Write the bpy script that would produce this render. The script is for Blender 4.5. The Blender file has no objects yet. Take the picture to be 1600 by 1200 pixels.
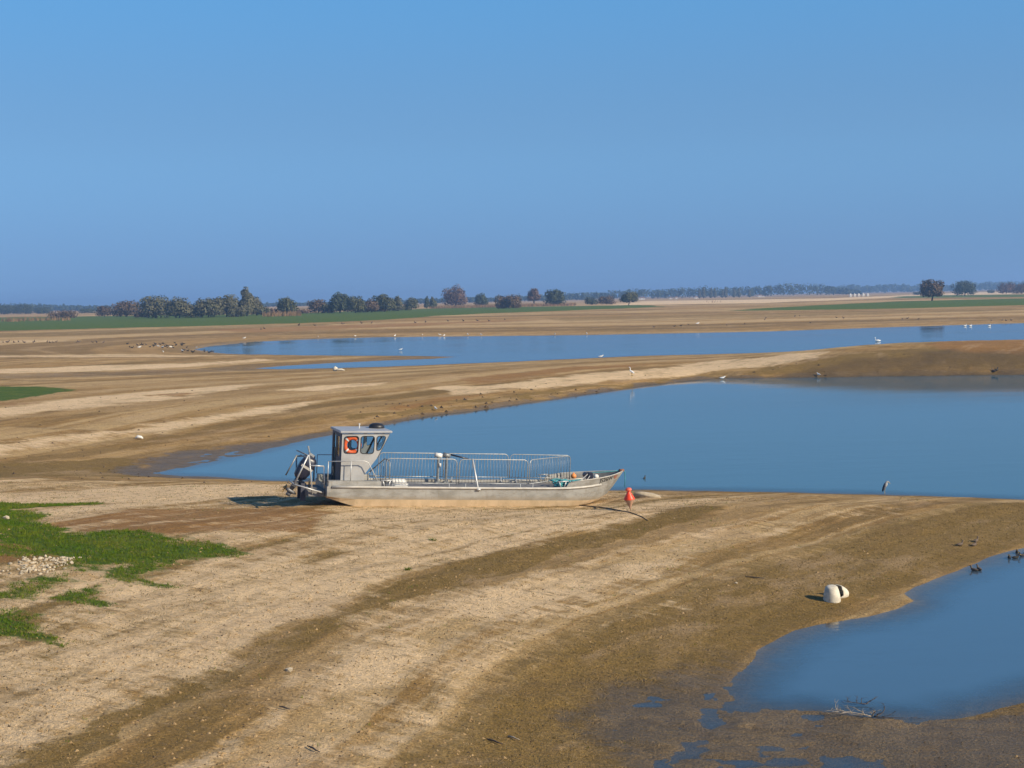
import bpy, bmesh, math, random
import numpy as np
from mathutils import Vector, Matrix

# ------------------------------------------------------------------ camera, sky, sun, exposure
S = bpy.context.scene
COL = S.collection
F_PX, CAM_Z = 2100.0, 8.2
PITCH = math.atan(134.0 / F_PX)
ROLL = 0.021
_F = np.array([0, math.cos(PITCH), -math.sin(PITCH)])
_U0 = np.array([0, math.sin(PITCH), math.cos(PITCH)])
_X = np.array([1.0, 0, 0])
_U = _U0 * math.cos(ROLL) + _X * math.sin(ROLL)
_R = _X * math.cos(ROLL) - _U0 * math.sin(ROLL)
cam_d = bpy.data.cameras.new('camera')
cam = bpy.data.objects.new('camera', cam_d)
COL.objects.link(cam)
cam_d.sensor_fit = 'HORIZONTAL'; cam_d.sensor_width = 36.0
cam_d.lens = F_PX / 1600.0 * 36.0
cam_d.clip_start = 0.1; cam_d.clip_end = 30000
m4 = Matrix(((_R[0], _U[0], -_F[0], 0), (_R[1], _U[1], -_F[1], 0), (_R[2], _U[2], -_F[2], CAM_Z), (0, 0, 0, 1)))
cam.matrix_world = m4
S.camera = cam

SUN_ELEV = math.radians(29)
SUN_FROM = Vector((0.87, -0.50, 0)).normalized()          # where the light comes from, on the ground
world = bpy.data.worlds.new('World'); S.world = world; world.use_nodes = True
nt = world.node_tree; nt.nodes.clear()
wo = nt.nodes.new('ShaderNodeOutputWorld'); wb = nt.nodes.new('ShaderNodeBackground')
sk = nt.nodes.new('ShaderNodeTexSky'); sk.sky_type = 'NISHITA'; sk.sun_disc = False
sk.sun_elevation = SUN_ELEV
sk.sun_rotation = math.atan2(SUN_FROM.x, SUN_FROM.y)
sk.air_density = 1.0; sk.dust_density = 0.3; sk.ozone_density = 2.0; sk.altitude = 150
tc = nt.nodes.new('ShaderNodeTexCoord'); sx = nt.nodes.new('ShaderNodeSeparateXYZ'); cx = nt.nodes.new('ShaderNodeCombineXYZ')
ma = nt.nodes.new('ShaderNodeMath'); ma.operation = 'MULTIPLY_ADD'; ma.inputs[1].default_value = 0.80; ma.inputs[2].default_value = 0.20
nt.links.new(tc.outputs['Generated'], sx.inputs[0])
mx = nt.nodes.new('ShaderNodeMath'); mx.operation = 'MULTIPLY'; mx.inputs[1].default_value = 0.5
nt.links.new(sx.outputs['X'], mx.inputs[0]); nt.links.new(mx.outputs[0], cx.inputs['X']); nt.links.new(sx.outputs['Y'], cx.inputs['Y'])
nt.links.new(sx.outputs['Z'], ma.inputs[0]); nt.links.new(ma.outputs[0], cx.inputs['Z'])
nt.links.new(cx.outputs[0], sk.inputs['Vector'])
tint = nt.nodes.new('ShaderNodeMix'); tint.data_type = 'RGBA'; tint.blend_type = 'MULTIPLY'
tint.inputs['Factor'].default_value = 1.0
ramp = nt.nodes.new('ShaderNodeValToRGB'); ramp.color_ramp.interpolation = 'EASE'
for q, (p, col) in enumerate(((0.0, (0.54, 0.625, 0.745, 1)), (0.11, (0.70, 0.92, 1.0, 1)), (0.25, (0.65, 1.14, 1.31, 1)), (0.50, (0.50, 0.78, 0.98, 1)), (0.9, (0.42, 0.62, 0.80, 1)))):
    e = ramp.color_ramp.elements[q] if q < 2 else ramp.color_ramp.elements.new(p)
    e.position = p; e.color = col
nt.links.new(sx.outputs['Z'], ramp.inputs[0]); nt.links.new(ramp.outputs[0], tint.inputs['B'])
nt.links.new(sk.outputs[0], tint.inputs['A'])
nt.links.new(tint.outputs['Result'], wb.inputs['Color'])
wb.inputs['Strength'].default_value = 0.123
nt.links.new(wb.outputs[0], wo.inputs['Surface'])

sun_d = bpy.data.lights.new('sun', 'SUN'); sun_d.energy = 5.0; sun_d.angle = math.radians(0.53)
sun_d.color = (1.0, 0.86, 0.64)
sun = bpy.data.objects.new('sun', sun_d); COL.objects.link(sun)
to_sun = Vector((SUN_FROM.x * math.cos(SUN_ELEV), SUN_FROM.y * math.cos(SUN_ELEV), math.sin(SUN_ELEV)))
sun.rotation_euler = to_sun.to_track_quat('Z', 'Y').to_euler()
S.view_settings.view_transform = 'Standard'; S.view_settings.look = 'None'
S.view_settings.exposure = 0.30; S.view_settings.gamma = 1.0; S.view_settings.use_curve_mapping = False

rng = np.random.default_rng(7)
random.seed(7)

# ------------------------------------------------------------------ measuring helpers
def ray(px, py):
    d = _F * F_PX + _R * (px - 800) - _U * (py - 600)
    return d / d[1]
def at(px, py, z=0.0):
    d = ray(px, py); t = (z - CAM_Z) / d[2]
    return np.array([d[0] * t, d[1] * t])
def project(p):
    v = np.array(p, float) - np.array([0, 0, CAM_Z])
    w = v @ _F
    return 800 + F_PX * (v @ _R) / w, 600 - F_PX * (v @ _U) / w

# ------------------------------------------------------------------ numpy noise
def _hash(ix, iy, seed):
    n = (ix.astype(np.int64) * 374761393 + iy.astype(np.int64) * 668265263 + seed * 974634777) & 0xFFFFFFFF
    n = ((n ^ (n >> 13)) * 1274126177) & 0xFFFFFFFF
    return ((n ^ (n >> 16)) & 0xFFFF) / 65535.0
def vnoise(x, y, seed=0):
    x0 = np.floor(x); y0 = np.floor(y); fx = x - x0; fy = y - y0
    fx = fx * fx * (3 - 2 * fx); fy = fy * fy * (3 - 2 * fy)
    a = _hash(x0, y0, seed); b = _hash(x0 + 1, y0, seed); c = _hash(x0, y0 + 1, seed); d = _hash(x0 + 1, y0 + 1, seed)
    return (a * (1 - fx) + b * fx) * (1 - fy) + (c * (1 - fx) + d * fx) * fy
def fbm(x, y, octv=4, seed=0):
    s = np.zeros_like(x); a = 0.5; t = 0
    for i in range(octv):
        s += a * vnoise(x * 2 ** i + 17.3 * i, y * 2 ** i + 9.1 * i, seed + i); t += a; a *= 0.5
    return s / t
def sstep(a, b, x):
    t = np.clip((x - a) / (b - a), 0, 1); return t * t * (3 - 2 * t)

# ------------------------------------------------------------------ shorelines (read on the photograph, set down on the water level)
def poly(pts, z=0.0): return np.array([at(x, y, z) for x, y in pts])
POND = poly([(1760,800),(1680,826),(1600,853),(1560,866),(1520,882),(1470,900),(1430,916),(1408,927),(1424,940),(1395,951),(1340,962),(1290,972),(1245,985),(1215,1003),(1185,1022),(1165,1045),(1150,1060),(1132,1084),(1150,1103),(1200,1111),(1260,1114),(1300,1117),(1350,1121),(1420,1124),(1480,1121),(1530,1111),(1600,1094),(1700,1068),(1900,1020),(2200,960),(2200,760)])
PUDDLE = poly([(1192,1190),(1208,1184),(1235,1182),(1262,1186),(1266,1194),(1240,1199),(1205,1199)])
LAGOON = poly([(238,739),(300,744),(380,748),(445,751),(520,754),(700,760),(850,765),(940,766),(1020,766),(1150,768),(1250,769),(1320,771),(1400,773),(1500,777),(1600,781),(1750,788),(2000,800),(2200,780),(2200,610),(1900,590),(1700,584),(1600,585),(1450,587),(1300,589),(1200,590),(1120,591),(1060,596),(990,605),(900,618),(820,630),(765,638),(700,646),(656,653),(600,663),(540,675),(480,688),(420,702),(350,717),(300,728),(262,736)])  # far left shore set lower: sand strip stands in for the bank's reflection
FAR = poly([(330,541),(400,534),(500,529.5),(600,527),(700,526),(800,525),(900,524),(1000,522),(1100,520),(1200,518),(1300,514.5),(1400,511),(1500,508),(1600,505),(1800,500),(2100,493),(2100,535),(1800,541),(1600,545),(1300,549),(1000,556),(800,565),(700,569),(600,573),(520,575),(440,577),(400,576),(450,571.5),(520,567.5),(600,563.5),(680,560.5),(714,557.5),(650,556),(560,555.5),(480,555),(420,554),(360,553),(330,550),(305,546)])

OLD = poly([(1760,800),(1600,853),(1430,916),(1290,972),(1185,1022),(1132,1084),(1090,1160),(1000,1400),(2300,1500),(2300,760)])     # older, larger outline of the pond
def sdf(P, X, Y):
    """signed distance to polygon P, negative inside"""
    d2 = np.full(X.shape, 1e18); ins = np.zeros(X.shape, bool); n = len(P)
    for i in range(n):
        ax, ay = P[i]; bx, by = P[(i + 1) % n]
        ex, ey = bx - ax, by - ay; L = ex * ex + ey * ey + 1e-12
        t = np.clip(((X - ax) * ex + (Y - ay) * ey) / L, 0, 1)
        d2 = np.minimum(d2, (X - ax - ex * t) ** 2 + (Y - ay - ey * t) ** 2)
        c = (ay > Y) != (by > Y)
        if ey != 0: ins ^= c & (X < ax + (Y - ay) / ey * ex)
    d = np.sqrt(d2)
    return np.where(ins, -d, d)

# boat pose (the ground is pressed flat under it)
BOAT_YAW = math.radians(18); BOAT_PITCH = math.radians(3.9)
_bp = at(715, 791, 0.74)
BOAT_MID = np.array([_bp[0], _bp[1], 0.74])                  # a point on the near bottom edge, 4.9 m from the transom
BH = np.array([math.cos(BOAT_YAW), math.sin(BOAT_YAW)]); BN = np.array([-BH[1], BH[0]])

_mudA = at(1060, 1140); _mudB = at(330, 715); _mudC = at(1190, 1165)
def height(X, Y, fine=True):
    wx = (fbm(X * 0.35, Y * 0.35, 3, 3) - 0.5) * 1.2; wy = (fbm(X * 0.35, Y * 0.35, 3, 5) - 0.5) * 1.2
    k = sstep(60, 250, Y) * 3 + 1
    Xw, Yw = X + wx * k * 0.6, Y + wy * k * 0.6
    dA = np.minimum(sdf(POND, Xw, Yw), sdf(PUDDLE, X, Y)); dB = sdf(LAGOON, Xw, Yw); dC = sdf(FAR, X, Y + wy * k * 0.4)
    d = np.minimum(np.minimum(dA, dB), dC)
    dp = np.maximum(d, 0)
    dn = np.maximum(np.minimum(np.minimum(dA, dB), 0.4 * dC), 0); cw = np.clip(dC / 45, 0, 1)
    near = 2.2 * (1 - np.exp(-dn * 0.045))
    u = X / np.maximum(Y, 1)
    g = 0.58 + 0.22 * sstep(-0.12, 0.1, u) + 0.35 * sstep(0.16, 0.40, u) * sstep(90, 130, Y)
    near = near * np.where(Y > 80, g, 1.0)
    near = near + sstep(75, 95, Y) * (0.40 * cw * (1 - np.exp(-dp / 1.6)))
    near = near + sstep(0.12, 0.30, u) * sstep(100, 120, Y) * 1.25 * cw * (1 - np.exp(-dp / 4.0))
    farh = 3.0 * (1 - np.exp(-dp / 120.0))
    f = sstep(215, 260, Y)
    h = near * (1 - f) + farh * f
    for c, r, s in ((_mudA, 3.6, 0.88), (_mudC, 3.4, 0.93), (_mudB, 8.0, 0.8)):
        w = np.exp(-(((X - c[0]) ** 2 + ((Y - c[1])) ** 2) / (r * r)))
        h = h * (1 - s * w) + w * (0.11 * (fbm(X * 1.6, Y * 2.0, 6, 21) - 0.455)) * (d > 0)
    h = np.where(d < 0, np.maximum(0.065 * d, -1.2), h)
    # bank the camera stands on
    h = np.where(Y < 13, np.maximum(h, 6.4 * sstep(13, 1, Y)), h)
    # pressed flat under the boat
    s = (X - BOAT_MID[0]) * BH[0] + (Y - BOAT_MID[1]) * BH[1]
    t = (X - BOAT_MID[0]) * BN[0] + (Y - BOAT_MID[1]) * BN[1]
    plane = BOAT_MID[2] - math.tan(BOAT_PITCH) * s
    ds = np.maximum(np.abs(s - 0.2) - 4.0, 0); dt = np.maximum(np.abs(t - 1.1) - 1.3, 0)
    w = 1 - sstep(0.1, 3.2, np.sqrt(ds ** 2 + dt ** 2))
    h = h * (1 - w) + (plane - 0.0) * w
    if fine:
        amp = sstep(0.1, 1.5, d) * (1 - sstep(60, 200, Y) * 0.4) * (1 - 0.85 * w)
        h = h + amp * (0.10 * (fbm(X * 0.45, Y * 0.45, 3, 31) - 0.5) + 0.035 * (fbm(X * 2.2, Y * 2.2, 3, 37) - 0.5))
        sd_ = sdf(OLD, X, Y) + 0.9 * (fbm(X * 0.2, Y * 0.2, 3, 91) - 0.5) + 0.25 * (fbm(X * 1.5, Y * 1.5, 3, 93) - 0.5)
        brkn = sstep(0.35, 0.6, fbm(X * 0.5, Y * 0.5, 3, 111))
        h = h + sstep(1.0, 3.0, sd_) * (Y < 60) * (1 - w) * sstep(0.5, 2.0, d) * (0.05 * (fbm(sd_ * 1.9, X * 0.05, 2, 113) - 0.5) + 0.035 * brkn * (fbm(sd_ * 4.0, X * 0.08, 2, 115) - 0.5))
    return h, dA, dB, dC

def hit(px, py):
    """where the line of sight through a point of the photograph meets the ground"""
    d = ray(px, py)
    ys = np.concatenate([np.arange(15, 200, 0.1), np.arange(200, 3500, 2.0)])
    X = d[0] * ys; Y = ys; Z = CAM_Z + d[2] * ys
    h = height(X, Y, False)[0]
    h = np.maximum(h, 0)
    below = np.nonzero(Z <= h)[0]
    i = below[0] if len(below) else len(ys) - 1
    return np.array([X[i], Y[i], h[i]])
def ground(x, y):
    return float(np.maximum(height(np.array([x]), np.array([y]))[0], 0)[0])

# ------------------------------------------------------------------ materials
def new_mat(name):
    m = bpy.data.materials.new(name); m.use_nodes = True
    n = m.node_tree; b = n.nodes['Principled BSDF']
    return m, n, b
def rgba(c): return (c[0], c[1], c[2], 1.0)
def mixc(n, a, b, f, mode='MIX'):
    x = n.nodes.new('ShaderNodeMix'); x.data_type = 'RGBA'; x.blend_type = mode
    for sock, v in (('A', a), ('B', b)):
        if isinstance(v, tuple): x.inputs[sock].default_value = rgba(v)
        else: n.links.new(v, x.inputs[sock])
    if isinstance(f, (int, float)): x.inputs['Factor'].default_value = f
    else: n.links.new(f, x.inputs['Factor'])
    return x.outputs['Result']
def math_n(n, op, a, b=None, c=None):
    x = n.nodes.new('ShaderNodeMath'); x.operation = op
    for i, v in enumerate((a, b, c)):
        if v is None: continue
        if isinstance(v, (int, float)): x.inputs[i].default_value = v
        else: n.links.new(v, x.inputs[i])
    return x.outputs[0]
def noise_n(n, vec, scale, detail=4, rough=0.55, stretch=None, rot=0.0):
    if stretch is not None:
        mp = n.nodes.new('ShaderNodeMapping'); mp.vector_type = 'TEXTURE'; mp.inputs['Scale'].default_value = stretch; mp.inputs['Rotation'].default_value = (0, 0, rot)
        n.links.new(vec, mp.inputs['Vector']); vec = mp.outputs[0]
    x = n.nodes.new('ShaderNodeTexNoise'); x.inputs['Scale'].default_value = scale
    x.inputs['Detail'].default_value = detail; x.inputs['Roughness'].default_value = rough
    n.links.new(vec, x.inputs['Vector']); return x.outputs['Fac']
def range_n(n, v, a, b, c=0.0, d=1.0, smooth=True):
    x = n.nodes.new('ShaderNodeMapRange')
    if smooth: x.interpolation_type = 'SMOOTHSTEP'
    x.inputs['From Min'].default_value = a; x.inputs['From Max'].default_value = b
    x.inputs['To Min'].default_value = c; x.inputs['To Max'].default_value = d
    n.links.new(v, x.inputs['Value']); return x.outputs['Result']
def bump_n(n, b, hgt, strength, dist):
    x = n.nodes.new('ShaderNodeBump'); x.inputs['Strength'].default_value = strength; x.inputs['Distance'].default_value = dist
    n.links.new(hgt, x.inputs['Height']); n.links.new(x.outputs[0], b.inputs['Normal'])
def simple(name, col, rough=0.6, metal=0.0, var=0.25, scale=8.0, col2=None, bump=0.0):
    """plain surface with mottled tone"""
    m, n, b = new_mat(name)
    t = n.nodes.new('ShaderNodeTexCoord')
    f = noise_n(n, t.outputs['Object'], scale, 5, 0.6)
    c2 = col2 if col2 else tuple(v * (1 - var) for v in col)
    c = mixc(n, col, c2, range_n(n, f, 0.35, 0.68))
    n.links.new(c, b.inputs['Base Color'])
    b.inputs['Roughness'].default_value = rough; b.inputs['Metallic'].default_value = metal
    if bump: bump_n(n, b, f, bump, 0.01)
    return m

# ------------------------------------------------------------------ objects
def link(name, me, mat, parent=None, smooth=False):
    o = bpy.data.objects.new(name, me); COL.objects.link(o)
    if mat is not None:
        if isinstance(mat, (list, tuple)):
            for q in mat: me.materials.append(q)
        else: me.materials.append(mat)
    if smooth:
        me.polygons.foreach_set('use_smooth', [True] * len(me.polygons))
    if parent is not None: o.parent = parent
    return o
def obj(name, bm, mat, parent=None, smooth=False):
    me = bpy.data.meshes.new(name); bm.to_mesh(me); bm.free()
    return link(name, me, mat, parent, smooth)
def pyobj(name, v, f, mat, parent=None, smooth=False):
    me = bpy.data.meshes.new(name); me.from_pydata(v, [], f); me.update()
    return link(name, me, mat, parent, smooth)
def tag(o, label=None, cat=None, group=None, kind=None):
    if label: o['label'] = label
    if cat: o['category'] = cat
    if group: o['group'] = group
    if kind: o['kind'] = kind
    return o
def thing(name, label, cat, loc=(0, 0, 0), rz=0.0, group=None):
    o = bpy.data.objects.new(name, None); COL.objects.link(o); o.empty_display_size = 0.2
    o.location = loc; o.rotation_euler = (0, 0, rz)
    return tag(o, label, cat, group)
def dup(o, parent=None):
    c = o.copy(); COL.objects.link(c)
    if parent is not None: c.parent = parent
    for ch in list(o.children): dup(ch, c)
    return c
def tube(bm, pts, rad, n=8, cap=True, squash=None):
    """swept tube through pts with a radius per point"""
    pts = [Vector(p) for p in pts]
    if isinstance(rad, (int, float)): rad = [rad] * len(pts)
    rings = []; up = None
    for i, p in enumerate(pts):
        a = pts[max(i - 1, 0)]; b = pts[min(i + 1, len(pts) - 1)]
        d = (b - a).normalized()
        if up is None:
            up = Vector((0, 0, 1)) if abs(d.z) < 0.9 else Vector((1, 0, 0))
        s = d.cross(up).normalized(); w = s.cross(d).normalized(); up = w
        r = rad[i]; sq = squash[i] if squash else 1.0
        rings.append([bm.verts.new(p + s * (r * sq * math.cos(2 * math.pi * k / n)) + w * (r * math.sin(2 * math.pi * k / n))) for k in range(n)])
    fs = []
    for a, b in zip(rings[:-1], rings[1:]):
        for k in range(n):
            fs.append(bm.faces.new((a[k], a[(k + 1) % n], b[(k + 1) % n], b[k])))
    if cap:
        fs.append(bm.faces.new(rings[0][::-1])); fs.append(bm.faces.new(rings[-1]))
    return fs
def box(bm, x0, x1, y0, y1, z0, z1, bev=0.0):
    v = [bm.verts.new(p) for p in ((x0,y0,z0),(x1,y0,z0),(x1,y1,z0),(x0,y1,z0),(x0,y0,z1),(x1,y0,z1),(x1,y1,z1),(x0,y1,z1))]
    fs = [bm.faces.new([v[i] for i in q]) for q in ((3,2,1,0),(4,5,6,7),(0,1,5,4),(1,2,6,5),(2,3,7,6),(3,0,4,7))]
    if bev:
        es = list({e for f in fs for e in f.edges})
        bmesh.ops.bevel(bm, geom=es, offset=bev, segments=2, affect='EDGES')
def lathe(bm, prof, n=20, x0=0, y0=0, wob=0.0):
    rings = []
    for r, z in prof:
        rings.append([bm.verts.new((x0 + r * math.cos(2 * math.pi * k / n), y0 + r * math.sin(2 * math.pi * k / n), z)) for k in range(n)])
    for a, b in zip(rings[:-1], rings[1:]):
        for k in range(n): bm.faces.new((a[k], a[(k + 1) % n], b[(k + 1) % n], b[k]))
    bm.faces.new(rings[0][::-1]); bm.faces.new(rings[-1])

# ------------------------------------------------------------------ ground
rows = np.concatenate([np.linspace(-40, 18, 30)[:-1], 18 * 1.0042 ** np.arange(0, int(math.log(200 / 18) / math.log(1.0042))),
                       200 * 1.013 ** np.arange(0, int(math.log(7000 / 200) / math.log(1.013)) + 1)])
NC = 640
uu = np.linspace(-1, 1, NC)
half = 14 + 0.42 * np.maximum(rows, 0)
GX = uu[None, :] * half[:, None]; GY = np.repeat(rows[:, None], NC, 1)
GX = GX + 0.0; shp = GX.shape
X = GX.ravel(); Y = GY.ravel()
GH, dA, dB, dC = height(X, Y)
GD = np.minimum(np.minimum(dA, dB), dC)

def hitpoly(pts): return np.array([hit(x, y)[:2] for x, y in pts])
def region(pts, amp=1.0, soft=0.012, warp=1.0):
    P = hitpoly(pts)
    out = np.zeros(X.shape)
    m = np.median(P[:, 1]); pad = max(soft * m * 4, 1.0) + 0.06 * m
    sel = (X > P[:, 0].min() - pad) & (X < P[:, 0].max() + pad) & (Y > P[:, 1].min() - pad) & (Y < P[:, 1].max() + pad)
    xs, ys = X[sel], Y[sel]
    k = 50.0 / m
    xw = xs + warp * m * 0.035 * (fbm(xs * 0.5 * k, ys * 0.5 * k, 4, 51) - 0.5); yw = ys + warp * m * 0.035 * (fbm(xs * 0.5 * k, ys * 0.5 * k, 4, 61) - 0.5)
    d = sdf(P, xw, yw)
    out[sel] = amp * (1 - sstep(-soft * m, soft * m, d))
    return out
def zpx(pts): return [(x * 0.3834, 740 + y * 0.3834) for x, y in pts]      # outlines read on an enlarged lower-left quarter
def union(lst):
    r = np.zeros(X.shape)
    for q in lst: r = np.maximum(r, q)
    return r

grass = union([
    region([(-60,519),(0,517),(200,512),(400,507),(500,504),(600,500),(680,494),(750,490),(900,485),(1040,479),(1000,476.5),(850,479),(700,481),(600,485),(400,491),(0,496),(-60,497)], 1, 0.004, 0.5),
    region([(1140,486),(1300,484),(1450,481),(1660,475),(1660,465),(1500,468.5),(1400,471),(1300,476),(1200,481)], 1, 0.01, 0.5),
    region([(1390,466),(1660,463.5),(1660,459.5),(1480,461),(1400,463)], 0.8, 0.01, 0.3),
    region([(-60,605),(60,604),(105,607),(124,611),(90,614),(50,620),(20,625),(-60,628)], 1, 0.008, 0.6),
    region(zpx([(-120,110),(0,115),(150,118),(470,122),(300,133),(150,140),(0,147),(-120,147)]), 0.95, 0.004, 0.6),
    region(zpx([(-120,145),(0,148),(170,165),(150,200),(230,235),(430,240),(700,248),(850,265),(985,300),(930,332),(850,345),(760,345),(690,375),(610,402),(660,425),(755,466),(690,458),(600,428),(530,405),(500,372),(380,380),(310,370),(320,330),(250,318),(100,285),(0,270),(-120,270)]), 1, 0.022, 1.6),
    region(zpx([(240,482),(340,470),(440,485),(505,532),(380,530),(260,515)]), 1, 0.02, 1.5),
    region(zpx([(-120,570),(0,572),(100,565),(170,590),(160,630),(260,692),(200,692),(100,670),(0,640),(-120,640)]), 1, 0.02, 1.5),
    region(zpx([(-120,470),(0,478),(100,430),(300,400),(320,440),(200,480),(90,520),(-120,525)]), 0.55, 0.02, 1.0),
    region(zpx([(-120,270),(0,275),(250,300),(320,350),(280,340),(0,345),(-120,345)]), 0.5, 0.02, 1.0),
])
pale = union([
    region([(-40,1120),(-40,1030),(110,980),(190,945),(130,905),(150,893),(240,900),(290,922),(280,890),(320,866),(390,856),(320,830),(390,838),(440,858),(500,885),(560,892),(700,850),(900,803),(1000,800),(1100,788),(1000,812),(850,847),(720,876),(620,910),(540,945),(430,995),(300,1055),(130,1135),(-40,1195)], 0.8, 0.02),
    region([(540,962),(700,918),(860,898),(950,882),(1040,872),(1110,868),(1040,902),(960,925),(900,960),(820,985),(740,970),(680,985),(660,1040),(600,1080),(500,1100),(420,1090),(480,1040),(520,990)], 0.78, 0.02),
    region([(900,985),(960,960),(1060,935),(1120,925),(1060,955),(960,985)], 0.55, 0.02),
    region([(-60,775),(130,763),(300,757),(445,757),(430,770),(340,782),(260,790),(130,801),(40,812),(60,795),(200,785),(-60,786)], 1.0, 0.01),
    region([(-60,752),(100,750),(260,752),(100,757),(-60,759)], 0.7, 0.01),
    region([(-60,700),(200,672),(340,645),(490,625),(495,632),(420,645),(300,665),(150,690),(-60,716)], 1.0, 0.02),
    region([(-60,645),(150,620),(320,605),(400,600),(300,622),(120,640),(-60,662)], 1.1, 0.02),
    region([(690,606),(900,585),(1100,565),(1310,547),(1290,557),(1160,575),(1000,590),(850,606),(700,619)], 1.05, 0.008),
    region([(410,610),(520,600),(625,596),(600,602),(500,611)], 1.1, 0.01),
    region([(-60,578),(150,571),(330,565),(400,560),(420,563),(300,573),(150,580),(-60,586)], 1.05, 0.01),
    region([(-60,556),(250,553),(400,556),(250,558),(-60,559)], 0.8, 0.008),
    region([(-60,533),(250,529),(400,523),(700,514),(500,522),(250,532),(-60,537)], 0.45, 0.012),
    region([(950,477),(1000,470.5),(1300,466),(1440,460),(1650,452),(1650,458),(1440,463),(1330,468),(1180,474)], 1.3, 0.01),
    region([(1280,795),(1420,790),(1460,800),(1380,812),(1300,812)], 0.5, 0.02),
])
olive = union([
    region(zpx([(-120,280),(0,285),(300,360),(330,470),(500,520),(420,560),(260,690),(-120,690)]), 0.85, 0.03),
    region([(-60,1215),(-40,1195),(130,1137),(300,1057),(430,997),(540,947),(620,912),(720,878),(850,849),(1000,814),(1090,790),(1130,797),(1050,822),(900,860),(760,902),(620,950),(520,988),(400,1048),(250,1112),(60,1225)], 1.0, 0.008),
    region([(-60,728),(120,718),(190,716),(230,735),(300,747),(120,743),(-60,748)], 0.9, 0.01),
    region([(1160,582),(1300,554),(1480,541),(1660,540),(1660,580),(1300,584)], 0.75, 0.02),
    region([(560,660),(700,632),(900,610),(1100,590),(1200,583),(1100,586),(900,604),(700,624),(560,650)], 0.8, 0.008),
    region([(880,880),(1200,830),(1500,800),(1580,820),(1400,880),(1100,980),(900,1080),(800,1060),(1000,950)], 0.45, 0.04),
    region([(-60,522),(400,510),(640,501),(300,519),(-60,530)], 0.6, 0.01),
    region([(850,497),(1200,489),(1600,480),(1600,486),(1200,496),(850,503)], 0.5, 0.01),
    region(zpx([(640,580),(860,575),(800,640),(700,740),(600,700)]), 0.7, 0.02),
    region(zpx([(0,910),(230,790),(450,770),(330,850),(120,900),(0,1010)]), 0.7, 0.02),
])
rust = union([
    region([(60,822),(200,797),(430,793),(520,797),(480,830),(330,832),(190,832)], 0.8, 0.012),
    region([(1440,540),(1660,528),(1660,556),(1500,551)], 0.9, 0.015),
    region([(600,640),(700,619),(780,615),(640,645)], 0.6, 0.01),
    region([(220,617),(320,611),(290,620)], 0.7, 0.01),
    region([(-60,630),(90,626),(60,635),(-60,640)], 0.5, 0.01),
    region([(300,516),(500,509),(760,501),(900,498),(600,512),(400,520)], 0.7, 0.01),
    region([(700,592),(900,572),(1050,566),(900,582),(720,602)], 0.6, 0.01),
    region(zpx([(-100,280),(0,275),(250,300),(320,350),(200,345),(0,370),(-100,370)]), 0.8, 0.01),
])
wet = union([
    (1 - sstep(0.1, 1.7, dA + 2.2 * (fbm(X * 0.35, Y * 0.35, 4, 71) - 0.36))) * 0.42 * (Y < 62),
    (1 - sstep(0.1, 1.4, dB + 2.0 * (fbm(X * 0.4, Y * 0.4, 3, 73) - 0.5))) * 0.75 * (Y < 260),
    (1 - sstep(0.0, 14.0, dC + 10.0 * (fbm(X * 0.05, Y * 0.05, 3, 75) - 0.5))) * 0.55,
    (1 - sstep(0.0, 0.24, GH + 0.16 * (fbm(X * 0.6, Y * 0.9, 5, 77) - 0.5))) * 0.9 * (Y < 62) * np.exp(-(((X - _mudC[0] + 1) ** 2 + (Y - _mudC[1]) ** 2) / 62.0)),
    (1 - sstep(0.05, 0.20, GH)) * 0.8 * (Y < 100) * (Y > 62),
    region([(1230,1140),(1420,1134),(1650,1100),(1650,1240),(1000,1240),(1080,1150)], 0.8, 0.02),
    region([(-60,586),(200,580),(420,566),(420,578),(200,588),(-60,593)], 0.5, 0.01),
    ])
dO = sdf(OLD, X, Y)
dark = np.maximum(region([(1180,592),(1300,562),(1480,548),(1660,545),(1660,592)], 0.85, 0.02), region([(640,1000),(740,975),(800,985),(770,1030),(680,1030)], 0.38, 0.04))
s1 = dO + 0.9 * (fbm(X * 0.2, Y * 0.2, 3, 91) - 0.5) + 0.25 * (fbm(X * 1.5, Y * 1.5, 3, 93) - 0.5)
nearw = (Y < 60) * sstep(1.0, 3.0, dB)
pale = np.maximum(pale, nearw * (1 - .55 * sstep(3, 11, X)) * np.interp(s1, [0, 2, 4.4, 4.8, 6.4, 7.0, 7.4, 7.7, 8.1, 8.3, 10.2, 10.6, 12.6, 13, 13.4, 13.9, 15, 15.4, 15.8, 16.4, 18, 30], [0, 0, 0, .40, .45, .15, .75, .7, .1, 0, 0, .78, .8, .25, .2, .8, .8, .4, .35, .75, .65, .55]))
olive = np.maximum(olive, nearw * np.interp(s1, [0, 1, 3, 4.4, 5, 12.9, 13.1, 13.4, 13.7, 15.2, 15.5, 15.8, 16.1], [.3, .75, .75, .5, 0, 0, .8, .8, 0, 0, .7, .7, 0]))
pale = np.maximum(pale, region([(470, 800), (640, 792), (900, 796), (1000, 806), (850, 838), (700, 862), (560, 880), (450, 850)], .8, .02))
pale = pale * (1 - .8 * np.clip(rust, 0, 1)) * (1 - .5 * np.clip(wet, 0, 1))
strand = np.where(Y < 60, 0.55 * fbm(s1 * 1.5, X * 0.04, 3, 95) + 0.45 * fbm(s1 * 4.2, X * 0.08, 3, 94), np.where(Y < 215, fbm((dB + 2.5 * fbm(X * 0.06, Y * 0.06, 3, 96)) * 0.45, X * 0.012, 4, 97), fbm((dC + 12 * fbm(X * 0.012, Y * 0.012, 3, 98)) * 0.07, X * 0.002, 4, 99)))
strand = np.where(Y < 60, strand, 0.51 + (strand - 0.5) * 0.72)
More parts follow.
